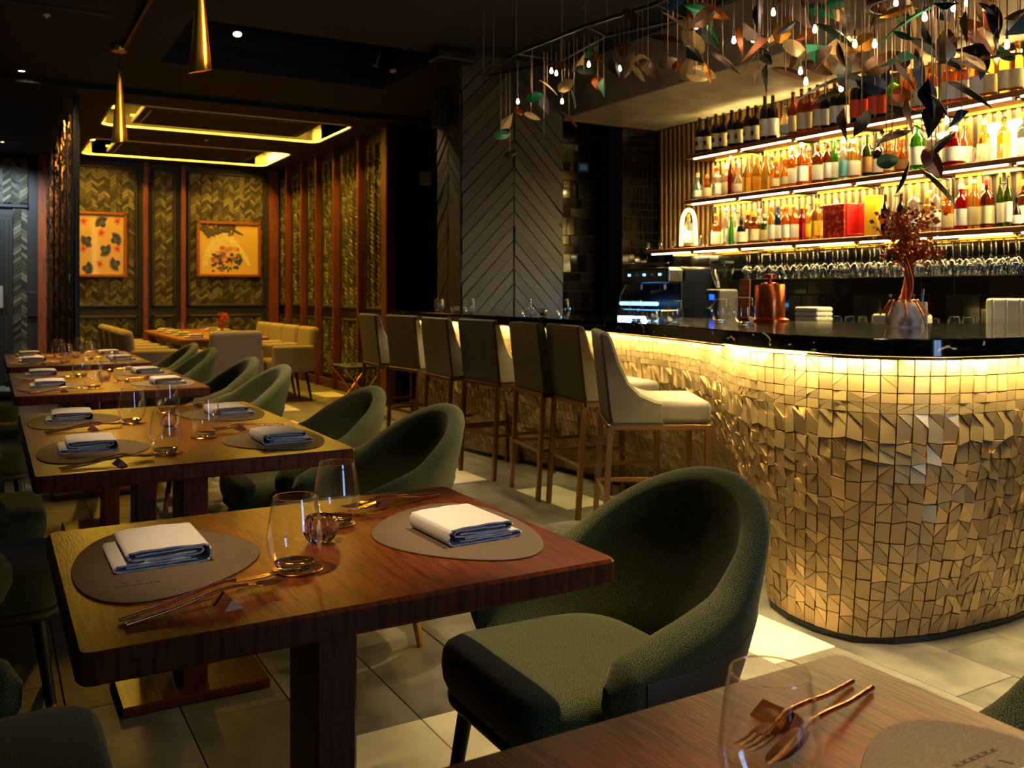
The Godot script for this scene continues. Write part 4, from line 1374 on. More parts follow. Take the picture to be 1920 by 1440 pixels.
func tumbler(p: Vector3, k: float, label: String, group: String, coaster := false) -> void:
	if tumbler_first == null:
		tumbler_first = thing("stemless_glass", label, "glass", p, 0.0, group)
		tumbler_first.set_meta("base_name", "stemless_glass")
		var wall := [Vector2(0.0385, 0.13), Vector2(0.0415, 0.115), Vector2(0.0455, 0.09), Vector2(0.0492, 0.062), Vector2(0.0495, 0.045), Vector2(0.046, 0.027), Vector2(0.038, 0.013), Vector2(0.032, 0.006)]
		var inner := []
		for q in wall:
			inner.append(q - Vector2(0.0013, -0.0005))
		put("bowl", shell_of(wall, 40), M.pane, tumbler_first)
		put("inner_wall", shell_of(inner, 40), M.pane, tumbler_first)
		put("base", mb().lathe([Vector2(0, 0.0), Vector2(0.028, 0.0), Vector2(0.0335, 0.007), Vector2(0.036, 0.0125), Vector2(0.03, 0.0118), Vector2(0.02, 0.0095), Vector2(0, 0.009)], 32), M.clear, tumbler_first)
		put("rim", ring_tube(circle(0.0379, 32), Vector3(0, 0.1302, 0), 0.0009), M.clear, tumbler_first)
		tumbler_first.scale = Vector3.ONE * k
	else:
		var c := copy(tumbler_first, p, 0.0, label, group)
		c.scale = Vector3.ONE * k

func circle(r: float, k: int) -> PackedVector2Array:
	var o := PackedVector2Array()
	for i in k:
		o.append(Vector2(cos(TAU * i / k), sin(TAU * i / k)) * r)
	return o

# ---------------------------------------------------------------- tables and what lies on them
const TX := 0.567
const ORD := ["fifth", "fourth", "third", "second", "first"]      # tables counted from the folding screen
# near edge, far edge, places along z
var TABLES := [
	{"z0": -0.12, "z1": -0.87, "seats": [-0.495]},
	{"z0": -1.38, "z1": -2.13, "seats": [-1.755]},
	{"z0": -2.78, "z1": -4.27, "seats": [-3.13, -3.9]},
	{"z0": -5.0, "z1": -6.48, "seats": [-5.37, -6.12]},
	{"z0": -7.0, "z1": -8.5, "seats": [-7.38, -8.12]},
]

func ribbon(path: Array, thick: float, z0: float, z1: float) -> MB:
	var rows := []
	var m := path.size()
	for i in m:
		var d: Vector2 = (path[mini(i + 1, m - 1)] - path[maxi(i - 1, 0)]).normalized()
		var nn := Vector2(-d.y, d.x) * thick * 0.5
		var p: Vector2 = path[i]
		var w := 0.002 * sin(i * 1.7)
		rows.append(PackedVector3Array([Vector3(p.x + nn.x, p.y + nn.y, z0 + w), Vector3(p.x + nn.x, p.y + nn.y, z1 + w), Vector3(p.x - nn.x, p.y - nn.y, z1 + w), Vector3(p.x - nn.x, p.y - nn.y, z0 + w)]))
	var b := mb()
	for i in m - 1:
		for j in 4:
			var k := (j + 1) % 4
			var mid: Vector3 = (rows[i][0] + rows[i][2]) * 0.5
			b.face([rows[i][j], rows[i + 1][j], rows[i + 1][k], rows[i][k]], (rows[i][j] + rows[i][k]) * 0.5 - Vector3(mid.x, mid.y, (rows[i][j].z + rows[i][k].z) * 0.5 if j % 2 == 0 else mid.z))
	b.face(Array(rows[0]), Vector3(path[0].x - path[1].x, path[0].y - path[1].y, 0))
	b.face(Array(rows[m - 1]), Vector3(path[m - 1].x - path[m - 2].x, path[m - 1].y - path[m - 2].y, 0))
	return b

func curl(points: Array, per: int) -> Array:
	return smooth_path(points, per)

func egg() -> PackedVector2Array:
	# broad end at -x, blunt tip at +x
	var o := PackedVector2Array()
	for i in 48:
		var t := TAU * i / 48
		var c := cos(t)
		o.append(Vector2(0.165 * c + 0.012 * c * c, 0.235 * sin(t) * (1.0 - 0.24 * c)).rotated(0.12))
	return o

var proto := {}

func place(key: String, p: Vector3, turn: float, label: String, group: String) -> Node3D:
	var o: Node3D = proto[key]
	if not o.has_meta("placed"):
		o.set_meta("placed", true)
		o.position = p
		o.rotation.y = turn
		o.set_meta("label", label)
		o.set_meta("group", group)
		return o
	return copy(o, p, turn, label, group)

func make_tableware() -> void:
	var m := thing("placemat", "", "placemat")
	m.set_meta("base_name", "placemat")
	put("leather", mb().slab(egg(), 0.0, 0.003, 0.0008), M.mat_leather, m)
	# pressed emblem: two strokes round a small square, and a line of tiny lettering
	var em := mb()
	em.box(Vector3(-0.058, 0.0033, 0.120), Vector3(0.0016, 0.0006, 0.014), 0.0, Basis(Vector3.UP, 0.5))
	em.box(Vector3(-0.082, 0.0033, 0.120), Vector3(0.0016, 0.0006, 0.014), 0.0, Basis(Vector3.UP, 0.5))
	for i in 12:
		var x := -0.028 - 0.0062 * i
		em.box(Vector3(x, 0.0033, 0.140), Vector3(0.0042, 0.0005, 0.001))
		em.box(Vector3(x + (0.0016 if i % 2 else -0.0016), 0.0033, 0.142), Vector3(0.001, 0.0005, 0.005))
		if i % 3 != 1:
			em.box(Vector3(x, 0.0033, 0.1445), Vector3(0.0036, 0.0005, 0.001))
	put("emblem", em, M.print_dark, m)
	proto.placemat = m
	var n := thing("napkin", "", "napkin")
	n.set_meta("base_name", "napkin")
	var pth := curl([Vector2(0.05, 0.0125), Vector2(-0.02, 0.0118), Vector2(-0.066, 0.0125), Vector2(-0.079, 0.010), Vector2(-0.079, 0.005), Vector2(-0.068, 0.002), Vector2(0.0, 0.002), Vector2(0.07, 0.002), Vector2(0.083, 0.006), Vector2(0.086, 0.018), Vector2(0.082, 0.029), Vector2(0.07, 0.0325), Vector2(0.01, 0.0345), Vector2(-0.045, 0.0335), Vector2(-0.058, 0.030), Vector2(-0.057, 0.0235), Vector2(-0.044, 0.0195), Vector2(0.0, 0.0195), Vector2(0.06, 0.0225)], 4)
	put("cloth", ribbon(pth, 0.0034, -0.088, 0.088), M.linen, n)
	put("inner_fold", ribbon(curl([Vector2(-0.045, 0.026), Vector2(0.0, 0.0275), Vector2(0.06, 0.0285), Vector2(0.072, 0.024), Vector2(0.06, 0.0165), Vector2(-0.03, 0.0158)], 4), 0.003, -0.086, 0.085), M.linen, n)
	put("lower_fold", ribbon(curl([Vector2(-0.06, 0.0075), Vector2(0.0, 0.0072), Vector2(0.06, 0.0078)], 4), 0.0028, -0.086, 0.086), M.linen, n)
	proto.napkin = n
	var f := thing("fork", "", "fork")
	f.set_meta("base_name", "fork")
	put("handle", mb().tube(smooth3([Vector3(-0.15, 0.004, 0), Vector3(-0.08, 0.009, 0), Vector3(-0.02, 0.018, 0), Vector3(0.02, 0.0215, 0), Vector3(0.05, 0.0185, 0)], 4), 0.0046, 8, 0.55), M.rose_gold, f)
	var hd := []
	for i in 6:
		var t := i / 5.0
		var w := lerpf(0.004, 0.0135, sin(t * PI / 2))
		hd.append(PackedVector3Array([Vector3(0.048 + 0.028 * t, 0.0187 - 0.004 * t, -w), Vector3(0.048 + 0.028 * t, 0.0172 - 0.004 * t, 0), Vector3(0.048 + 0.028 * t, 0.0187 - 0.004 * t, w), Vector3(0.048 + 0.028 * t, 0.0158 - 0.004 * t, 0)]))
	put("head", mb().grid(hd, false, true), M.rose_gold, f)
	for i in 4:
		var z := -0.0112 + 0.0075 * i
		put("tine", mb().tube([Vector3(0.074, 0.0147, z), Vector3(0.095, 0.0125, z), Vector3(0.118, 0.0145, z)], [0.0021, 0.0018, 0.0008], 6), M.rose_gold, f)
	proto.fork = f
	var k := thing("dinner_knife", "", "knife")
	k.set_meta("base_name", "dinner_knife")
	put("handle", mb().tube(smooth3([Vector3(-0.15, 0.004, 0), Vector3(-0.08, 0.009, 0), Vector3(-0.02, 0.018, 0), Vector3(0.02, 0.0215, 0), Vector3(0.045, 0.0195, 0)], 4), 0.0046, 8, 0.55), M.rose_gold, k)
	var bl := []
	for i in 7:
		var t := i / 6.0
		var w := 0.0125 * sqrt(maxf(0.04, 1.0 - pow(2.0 * t - 0.85, 2.0) * 0.72))
		var y := 0.0195 - 0.006 * sin(t * 2.2)
		bl.append(PackedVector3Array([Vector3(0.043 + 0.085 * t, y, -w), Vector3(0.043 + 0.085 * t, y - 0.0016, 0), Vector3(0.043 + 0.085 * t, y, w), Vector3(0.043 + 0.085 * t, y - 0.003, 0)]))
	put("blade", mb().grid(bl, false, true), M.rose_gold, k)
	proto.knife = k
	var r := thing("cutlery_rest", "", "cutlery rest")
	r.set_meta("base_name", "cutlery_rest")
	var b := mb()
	var fr := [Vector3(-0.016, 0, 0.03), Vector3(0.016, 0, 0.03), Vector3(0, 0.0165, 0.024)]
	var bk := [Vector3(-0.016, 0, -0.03), Vector3(0.016, 0, -0.03), Vector3(0, 0.0165, -0.024)]
	b.face(fr, Vector3(0, 0, 1)); b.face(bk, Vector3(0, 0, -1))
	b.face([fr[0], bk[0], bk[2], fr[2]], Vector3(-1, 1, 0)); b.face([fr[1], bk[1], bk[2], fr[2]], Vector3(1, 1, 0)); b.face([fr[0], fr[1], bk[1], bk[0]], Vector3(0, -1, 0))
	put("block", b, M.copper_rest, r)
	proto.rest = r
	var co := thing("coaster", "", "coaster")
	co.set_meta("base_name", "coaster")
	put("disc", mb().lathe([Vector2(0, 0), Vector2(0.044, 0), Vector2(0.0455, 0.0015), Vector2(0.044, 0.003), Vector2(0, 0.003)], 32), M.brass, co)
	proto.coaster = co
	var vo := thing("votive_glass", "", "votive")
	vo.set_meta("base_name", "votive_glass")
	put("ball", mb().lathe([Vector2(0, 0), Vector2(0.02, 0.0), Vector2(0.03, 0.009), Vector2(0.036, 0.022), Vector2(0.037, 0.032), Vector2(0.034, 0.044), Vector2(0.026, 0.052), Vector2(0.02, 0.051), Vector2(0.026, 0.04), Vector2(0.026, 0.026), Vector2(0.016, 0.014), Vector2(0, 0.012)], 11, Transform3D(), true), M.clear, vo)
	proto.votive = vo

func smooth3(p: Array, per: int) -> Array:
	var out := []
	for i in p.size() - 1:
		for k in per:
			out.append(p[i].cubic_interpolate(p[i + 1], p[maxi(i - 1, 0)], p[mini(i + 2, p.size() - 1)], float(k) / per))
	out.append(p[p.size() - 1])
	return out

func build_tables() -> void:
	make_tableware()
	for t in 5:
		var q: Dictionary = TABLES[t]
		var d: float = q.z0 - q.z1
		var zc: float = (q.z0 + q.z1) / 2
		var o := thing("dining_table", "dark walnut dining table, %s from the folding screen" % ORD[t], "table", Vector3(TX, 0, zc), 0.0, "walnut dining tables")
		put("table_top", mb().slab(rounded_rect(0.925, d, 0.022, 4), 0.702, 0.75, 0.006), M.walnut, o)
		var feet := [0.06] if d < 1.0 else [d / 2 - 0.24, -d / 2 + 0.24]
		for fz in feet:
			put("post", mb().box(Vector3(-0.01, 0.363, fz), Vector3(0.08, 0.68, 0.17), 0.006), M.walnut, o)
			put("base_plate", mb().box(Vector3(-0.01, 0.016, fz + 0.0), Vector3(0.44, 0.03, 0.3), 0.006), M.walnut, o)
		var n: int = q.seats.size()
		for i in n:
			for side in [-1, 1]:
				if t == 0 and side < 0:
					continue
				var where: String = ("wall" if side < 0 else "bar") + " side"
				var which := "" if n == 1 else (", screen end" if i == 1 else ", other end")
				var of: String = "%s of the %s table from the screen%s" % [where, ORD[t], which]
				setting(Vector3(TX, 0.7502, q.seats[i]), side, of)
		place("votive", Vector3(TX + 0.012, 0.7503, zc - 0.02 if n == 1 else zc + 0.02), 0.3 * t, "faceted clear glass votive on the %s table from the screen" % ORD[t], "votives on the tables")

func setting(c: Vector3, side: int, of: String) -> void:
	# offsets are for a guest on the wall side; the other side is turned half round
	var turn := 0.0 if side < 0 else PI
	var B := Basis(Vector3.UP, turn)
	var jit := rng.randf_range(-0.06, 0.06)
	place("placemat", c + B * Vector3(-0.285, 0, -0.045), turn, "taupe egg shaped leather placemat, %s" % of, "leather placemats")
	place("napkin", c + B * Vector3(-0.295, 0.0031, -0.07), turn + jit, "folded white linen napkin, %s" % of, "folded napkins")
	place("rest", c + B * Vector3(-0.235, 0, 0.268), turn + 0.12, "small copper wedge cutlery rest, %s" % of, "cutlery rests")
	place("fork", c + B * Vector3(-0.245, 0, 0.252), turn + 0.27, "slim rose gold fork, %s" % of, "forks")
	place("knife", c + B * Vector3(-0.252, 0.0005, 0.222), turn + 0.3, "slim rose gold knife, %s" % of, "knives")
	place("coaster", c + B * Vector3(-0.082, 0, 0.138), turn, "round brass coaster, %s" % of, "brass coasters")
	tumbler(c + B * Vector3(-0.088, 0.0032, 0.14), 1.0, "stemless glass on a coaster, %s" % of, "stemless glasses on the tables")

# ---------------------------------------------------------------- green tub chairs
func u_path(a: float) -> Vector2:      # -1 .. 1 round the back, local x right, z back
	var r := 0.272
	var arm := 0.17
	var half := PI * r / 2 + arm
	var s := a * half
	var q := absf(s)
	var sg := signf(s)
	if q <= PI * r / 2:
		var t := q / r
		return Vector2(sg * sin(t) * r, 0.045 + cos(t) * r)
	return Vector2(sg * (r - 0.012 * (q - PI * r / 2) / arm), 0.045 - (q - PI * r / 2))

func make_tub() -> Node3D:
	var o := thing("tub_chair", "", "chair")
	o.set_meta("base_name", "tub_chair")
	var rows := []
	var steps := 48
	for i in steps + 1:
		var a := -1.0 + 2.0 * i / steps
		var p := u_path(a)
		var d := (u_path(minf(a + 0.01, 1.0)) - u_path(maxf(a - 0.01, -1.0))).normalized()
		var out := Vector2(d.y, -d.x)
		if out.dot(p - Vector2(0, 0.045)) < 0:
			out = -out
		var q := absf(a)
		var high := 0.65 + 0.175 * cos(clampf(q / 0.52, 0, 1) * PI / 2) if q < 0.52 else lerpf(0.65, 0.545, (q - 0.52) / 0.48)
		var low := lerpf(0.42, 0.43, smoothstep(0.4, 0.9, q))
		var th := 0.031 * lerpf(1.0, 1.35, smoothstep(0.3, 0.7, q))
		var endk := 1.0
		if q > 0.93:
			endk = sqrt(maxf(0.02, 1.0 - pow((q - 0.93) / 0.07, 2.0)))
		th *= maxf(0.25, endk)
		var midh := (high + low) * 0.5
		high = lerpf(midh, high, maxf(0.35, endk))
		low = lerpf(midh, low, maxf(0.35, endk))
		var back := 1.0 - smoothstep(0.25, 0.8, q)
		var row := PackedVector3Array()
		var sec := []
		for k in 6:
			sec.append([-1.0, lerpf(low, high - th, k / 5.0)])
		for k in range(1, 6):
			var t := PI - PI * k / 6.0
			sec.append([cos(t), high - th + sin(t) * th])
		for k in 6:
			sec.append([1.0, lerpf(high - th, low, k / 5.0)])
		for k in range(1, 4):
			var t := -PI * k / 4.0
			sec.append([cos(t), low + sin(t) * th * 0.6])
		for e in sec:
			var lean: float = (e[1] - 0.45) * (0.2 * back + 0.05)
			var belly := 0.012 * sin(clampf((e[1] - low) / (high - low), 0, 1) * PI)
			var w: Vector2 = p + out * (e[0] * th + lean + belly)
			row.append(Vector3(w.x, e[1], w.y))
		rows.append(row)
	var sh := mb().grid(rows, false, true)
	sh.face(Array(rows[0]), rows[0][3] - rows[2][3])
	sh.face(Array(rows[steps]), rows[steps][3] - rows[steps - 2][3])
	put("back_shell", sh, M.green, o)
	# taupe lower panel outside, below the padded roll
	var pr := []
	for i in 41:
		var a := -0.9 + 1.8 * i / 40
		var p := u_path(a)
		var d := (u_path(a + 0.01) - u_path(a - 0.01)).normalized()
		var out := Vector2(d.y, -d.x)
		if out.dot(p - Vector2(0, 0.045)) < 0:
			out = -out
		var q := absf(a)
		var topy := lerpf(0.58, 0.52, smoothstep(0.1, 0.9, q))
		var back := 1.0 - smoothstep(0.25, 0.8, q)
		var th := 0.031 * lerpf(1.0, 1.35, smoothstep(0.3, 0.7, q))
		var high := 0.65 + 0.175 * cos(clampf(q / 0.52, 0, 1) * PI / 2) if q < 0.52 else lerpf(0.65, 0.545, (q - 0.52) / 0.48)
		var row := PackedVector3Array()
		for e in [[-0.02, 0.345], [-0.004, 0.35], [0.003, 0.39], [0.004, 0.42], [0.004, lerpf(0.42, topy, 0.5)], [0.004, topy], [-0.01, topy + 0.004]]:
			var lean: float = (maxf(e[1], 0.4) - 0.45) * (0.2 * back + 0.05)
			var belly := 0.012 * sin(clampf((e[1] - 0.415) / (high - 0.415), 0, 1) * PI)
			var w: Vector2 = p + out * (th + lean + belly + e[0])
			row.append(Vector3(w.x, e[1], w.y))
		pr.append(row)
	put("outer_panel", mb().grid(pr), M.taupe, o)
	var seat_ol := PackedVector2Array()
	for c in [Vector2(-0.235, -0.255), Vector2(0.235, -0.255), Vector2(0.215, 0.2), Vector2(-0.215, 0.2)]:
		seat_ol.append(c)
	var sm := PackedVector2Array()
	for i in 4:
		var p0: Vector2 = seat_ol[(i + 3) % 4]
		var p1: Vector2 = seat_ol[i]
		var p2: Vector2 = seat_ol[(i + 1) % 4]
		var e0 := p1 + (p0 - p1).normalized() * (0.09 if i < 2 else 0.16)
		var e2 := p1 + (p2 - p1).normalized() * (0.09 if i < 2 else 0.16)
		for k in 8:
			sm.append(e0.bezier_interpolate(e0.lerp(p1, 0.7), e2.lerp(p1, 0.7), e2, k / 7.0))
	put("seat", mb().pillow(sm, [[0.352, 0.99], [0.352, 0.14], [0.36, 0.06], [0.385, 0.015], [0.42, 0.0], [0.445, 0.01], [0.46, 0.04], [0.47, 0.1], [0.4745, 0.25], [0.478, 0.6], [0.479, 0.995]]), M.green, o)
	put("seat_base", mb().pillow(sm, [[0.325, 0.99], [0.325, 0.1], [0.335, 0.06], [0.354, 0.05], [0.354, 0.99]]), M.taupe, o)
	for sx in [-1, 1]:
		for sz in [-1, 1]:
			var a := Vector3(sx * 0.17, 0.34, sz * 0.17 - 0.02)
			var b := Vector3(sx * 0.205, 0.0, sz * 0.215 - 0.02)
			var lg := put("leg", mb().tube([a, a.lerp(b, 0.76)], [0.019, 0.015], 10), M.black, o)
			put("brass_tip", mb().tube([a.lerp(b, 0.75), b], [0.0152, 0.012], 10), M.brass, lg)
	return o

func build_chairs() -> void:
	proto.tub = make_tub()
	for t in 5:
		var q: Dictionary = TABLES[t]
		for i in q.seats.size():
			var z: float = q.seats[i]
			var which := "" if q.seats.size() == 1 else (", screen end" if i == 1 else ", other end")
			var zr := z + (0.1 if t == 1 else -0.02)
			place("tub", Vector3(1.13, 0, zr), PI / 2, "green tub chair on the bar side of the %s table from the screen%s" % [ORD[t], which], "green tub chairs on the bar side")
			if t > 0:
				place("tub", Vector3(-0.07, 0, z + 0.05), -PI / 2, "green tub chair on the wall side of the %s table from the screen%s" % [ORD[t], which], "green tub chairs on the wall side")

# ---------------------------------------------------------------- bar stools
func build_stools() -> void:
	var o := thing("bar_stool", "", "bar stool")
	o.set_meta("base_name", "bar_stool")
	var pf := PackedVector2Array([Vector2(0.215, 0.645), Vector2(0.225, 0.70), Vector2(0.265, 1.05), Vector2(0.262, 1.066), Vector2(0.245, 1.072), Vector2(0.222, 1.066), Vector2(0.205, 1.03), Vector2(0.175, 0.93), Vector2(0.13, 0.84), Vector2(0.075, 0.785), Vector2(0.01, 0.758), Vector2(-0.03, 0.75), Vector2(-0.03, 0.645)])
	var fl := PackedVector2Array()
	for p in pf:
		fl.append(Vector2(p.x, -p.y))
	# profile lies in (z, y); extrude along x
	var T := Transform3D(Basis(Vector3(0, 0, 1), Vector3(1, 0, 0), Vector3(0, -1, 0)), Vector3.ZERO)
	put("back", mb().slab(fl, -0.245, 0.245, 0.012, T), M.velvet, o)
	put("seat", mb().rbox(Vector3(0, 0.7, -0.02), Vector3(0.485, 0.105, 0.46), 0.028), M.velvet, o)
	var fr := mb()
	for sx in [-1, 1]:
		fr.box(Vector3(sx * 0.222, 0.633, -0.01), Vector3(0.026, 0.026, 0.46), 0.003)
	for sz in [-0.235, 0.215]:
		fr.box(Vector3(0, 0.633, sz), Vector3(0.47, 0.026, 0.026), 0.003)
	put("seat_frame", fr, M.bronze, o)
	for sx in [-1, 1]:
		for sz in [-0.235, 0.215]:
			var out := 0.035 if sz > 0 else 0.0
			put("leg", mb().tube([Vector3(sx * 0.222, 0.62, sz), Vector3(sx * 0.222, 0.0, sz + out)], 0.018, 4), M.bronze, o)
		put("foot_rail", mb().tube([Vector3(sx * 0.222, 0.3, -0.235), Vector3(sx * 0.222, 0.3, 0.235)], 0.013, 4), M.bronze, o)
	put("foot_rail", mb().tube([Vector3(-0.222, 0.27, -0.235), Vector3(0.222, 0.27, -0.235)], 0.013, 4), M.bronze, o)
	put("foot_rail", mb().tube([Vector3(-0.222, 0.3, 0.235), Vector3(0.222, 0.3, 0.235)], 0.013, 4), M.bronze, o)
	proto.stool = o
	var ord := ["first", "second", "third", "fourth", "fifth", "sixth", "seventh"]
	# rear centre x, z and turn towards the gold bulge
	var spots := [[2.58, -3.6, 30.0], [2.87, -4.36, 11.0], [2.91, -4.86, 9.0], [2.91, -5.5, -3.0], [2.86, -6.07, 2.0], [2.9, -6.8, -6.0], [2.87, -7.45, 4.0]]
	for i in 7:
		var a := deg_to_rad(spots[i][2])
		var f := Vector3(cos(a), 0, sin(a))
		var c := Vector3(spots[i][0], 0, spots[i][1]) + f * 0.235
		# local -z faces f
		place("stool", c, atan2(-f.x, -f.z), "grey brown leather bar stool with bronze legs, %s from the gold bulge of the bar" % ord[i], "bar stools along the bar")

# ---------------------------------------------------------------- private dining room
func build_private_dining() -> void:
	var t := thing("banquet_table", "long oak dining table set for guests in the private room", "table", Vector3(2.3, 0, -11.75))
	put("table_top", mb().slab(rounded_rect(0.98, 2.8, 0.06, 4), 0.715, 0.75, 0.008), M.shelf_wood, t)
	for sx in [-1, 1]:
		for sz in [-1, 1]:
			put("leg", mb().box(Vector3(sx * 0.38, 0.357, sz * 1.25), Vector3(0.08, 0.715, 0.08), 0.008), M.shelf_wood, t)
	put("apron", mb().box(Vector3(0, 0.68, 0), Vector3(0.8, 0.06, 2.5), 0.005), M.shelf_wood, t)
	var o := thing("boucle_armchair", "", "armchair")
	o.set_meta("base_name", "boucle_armchair")
	put("seat", mb().rbox(Vector3(0, 0.41, -0.02), Vector3(0.5, 0.16, 0.5), 0.05), M.boucle, o)
	put("back", mb().rbox(Vector3(0, 0.6, 0.25), Vector3(0.56, 0.52, 0.11), 0.054, Basis(Vector3.RIGHT, 0.14), 4), M.boucle, o)
	for sx in [-1, 1]:
		put("arm", mb().rbox(Vector3(sx * 0.265, 0.5, 0.02), Vector3(0.085, 0.3, 0.5), 0.035), M.boucle, o)
		for sz in [-1, 1]:
			put("leg", mb().tube([Vector3(sx * 0.2, 0.35, sz * 0.18), Vector3(sx * 0.24, 0.0, sz * 0.24)], [0.02, 0.012], 8), M.black, o)
	proto.boucle = o
	for i in 4:
		var z := -10.55 - 0.66 * i
		place("boucle", Vector3(3.02, 0, z), PI / 2, "cream boucle armchair along the wooden wall side of the private table", "boucle armchairs on the wooden wall side")
		place("boucle", Vector3(1.55, 0, z), -PI / 2, "cream boucle armchair along the screen side of the private table", "boucle armchairs on the screen side")
	place("boucle", Vector3(2.22, 0, -9.95), 0.1 + PI * 2, "cream boucle armchair at the head of the private table", "boucle armchair at the table head")
	o = null
	# settings
	var g := RandomNumberGenerator.new()
	g.seed = 3
	for i in 4:
		for side in [-1, 1]:
			var c := Vector3(2.3 + side * 0.3, 0.7502, -10.6 - 0.65 * i)
			var pl := tag(put("dinner_plate", mb().lathe([Vector2(0, 0.002), Vector2(0.07, 0.0), Vector2(0.125, 0.012), Vector2(0.123, 0.015), Vector2(0.07, 0.005), Vector2(0, 0.006)], 20), M.white, null, Transform3D(Basis(), c)), "pale dinner plate on the private dining table", "plate", "plates on the private table")
			place("napkin", c + Vector3(0, 0.0065, 0), g.randf_range(-0.3, 0.3), "folded napkin on a plate of the private dining table", "napkins on the private table")
			tumbler(c + Vector3(-side * 0.17, 0, 0.14), 0.9, "stemless glass on the private dining table", "glasses on the private table")
	bonsai(Vector3(2.38, 0.7502, -11.0), 0.27, "small glowing copper wire tree on the private dining table", 7)

func bonsai(p: Vector3, h: float, label: String, seed_: int) -> void:
	# twisted copper wire tree rooted on a stone
	var g := RandomNumberGenerator.new()
	g.seed = seed_
	var o := thing("copper_tree", label, "wire tree", p)
	var st := []
	for i in 7:
		var row := PackedVector3Array()
		var t := i / 6.0
		for k in 12:
			var a := TAU * k / 12
			var rr := h * 0.145 * sqrt(maxf(0.0, 1.0 - pow(t, 2.2))) * (1.0 + 0.13 * sin(a * 3.0 + t * 4.0) + 0.08 * cos(a * 5.0))
			row.append(Vector3(cos(a) * rr * 1.15, t * h * 0.24, sin(a) * rr))
		st.append(row)
	put("stone", mb().grid(st, false, true), M.stone, o)
	var trunk := mb()
	for w in 7:
		var path := []
		for i in 12:
			var t := i / 11.0
			var a := w * TAU / 7 + t * 3.0
			var rr := h * lerpf(0.045, 0.02, t)
			path.append(Vector3(sin(t * 2.4) * h * 0.10 - h * 0.03 + cos(a) * rr, h * (0.16 + 0.42 * t), sin(a) * rr))
		trunk.tube(path, h * 0.012, 5)
	put("trunk", trunk, M.copper, o)
	var roots := mb()
	for w in 8:
		var a := w * TAU / 8
		roots.tube([Vector3(-h * 0.03 + cos(a) * h * 0.03, h * 0.2, sin(a) * h * 0.03), Vector3(cos(a) * h * 0.12, h * 0.225, sin(a) * h * 0.1), Vector3(cos(a) * h * 0.2, h * 0.1, sin(a) * h * 0.18)], h * 0.008, 5)
	put("roots", roots, M.copper, o)
	var crown := mb()
	for c in 15:
		var a := g.randf() * TAU
		var cc := Vector3(h * 0.06 + cos(a) * h * 0.18 * sqrt(g.randf()), h * lerpf(0.56, 0.95, c / 14.0), sin(a) * h * 0.17 * (1.0 - c / 30.0))
		crown.tube([Vector3(h * 0.06, h * 0.52, 0), cc.lerp(Vector3(h * 0.06, h * 0.5, 0), 0.4) + Vector3(0, h * 0.03, 0), cc], [h * 0.014, h * 0.01, h * 0.005], 5)
		for k in 52:
			var d := Vector3(g.randfn(), g.randfn() * 0.45, g.randfn()) * h * 0.075
			var B := Basis.from_euler(Vector3(g.randf() * 6, g.randf() * 6, g.randf() * 6))
			var s := h * g.randf_range(0.015, 0.028)
			var q := cc + d
			crown.face([q + B * Vector3(-s, 0, 0), q + B * Vector3(0, 0, s * 0.7), q + B * Vector3(s, s * 0.3, 0), q + B * Vector3(0, 0, -s * 0.7)], B * Vector3.UP)
	var cr := put("crown", crown, M.copper_leaf, o)
	cr.set_meta("kind", "stuff")

# ---------------------------------------------------------------- leaf chandelier over the bar
func at_depth(px: float, py: float, z: float) -> Vector3:
	var x := (px - 960.0) / FOCAL * z
	return Vector3(x * cos(PI / 6) + z * sin(PI / 6), EYE - (py - HORIZON) / FOCAL * z, x * sin(PI / 6) - z * cos(PI / 6))

func leaf_mesh(kind: String) -> ArrayMesh:
	var rows := []
	var steps := 9
	for i in steps:
		var t := i / float(steps - 1)
		var w := 0.0
		var y := 0.0
		var fold := 0.0
		match kind:
			"willow":
				w = 0.15 * pow(sin(PI * clampf(t, 0.01, 0.99)), 0.8)
				y = -0.35 * pow(t - 0.35, 2.0)
				fold = 0.25
			"petal":
				w = 0.3 * pow(sin(PI * clampf(pow(t, 0.8), 0.02, 0.995)), 0.6)
				y = -0.25 * pow(t - 0.4, 2.0)
				fold = 0.12
			"kite":
				w = 0.3 * (t / 0.3 if t < 0.3 else (1.0 - t) / 0.7) + 0.004
				y = -0.1 * t * t
				fold = 0.55
			_:
				w = 0.035 + 0.01 * sin(t * PI)
				y = -0.9 * absf(t - 0.5)
				fold = 0.0
		var e := 0.005
		rows.append(PackedVector3Array([Vector3(t - 0.4, y - fold * w, -w), Vector3(t - 0.4, y + e, 0), Vector3(t - 0.4, y - fold * w, w), Vector3(t - 0.4, y - e, 0)]))
	var b := mb()
	for i in steps - 1:
		for j in 4:
			var k := (j + 1) % 4
			var up := Vector3(0, 1, 0) if j < 2 else Vector3(0, -1, 0)
			b.face([rows[i][j], rows[i][k], rows[i + 1][k], rows[i + 1][j]], up)
	return b.mesh()

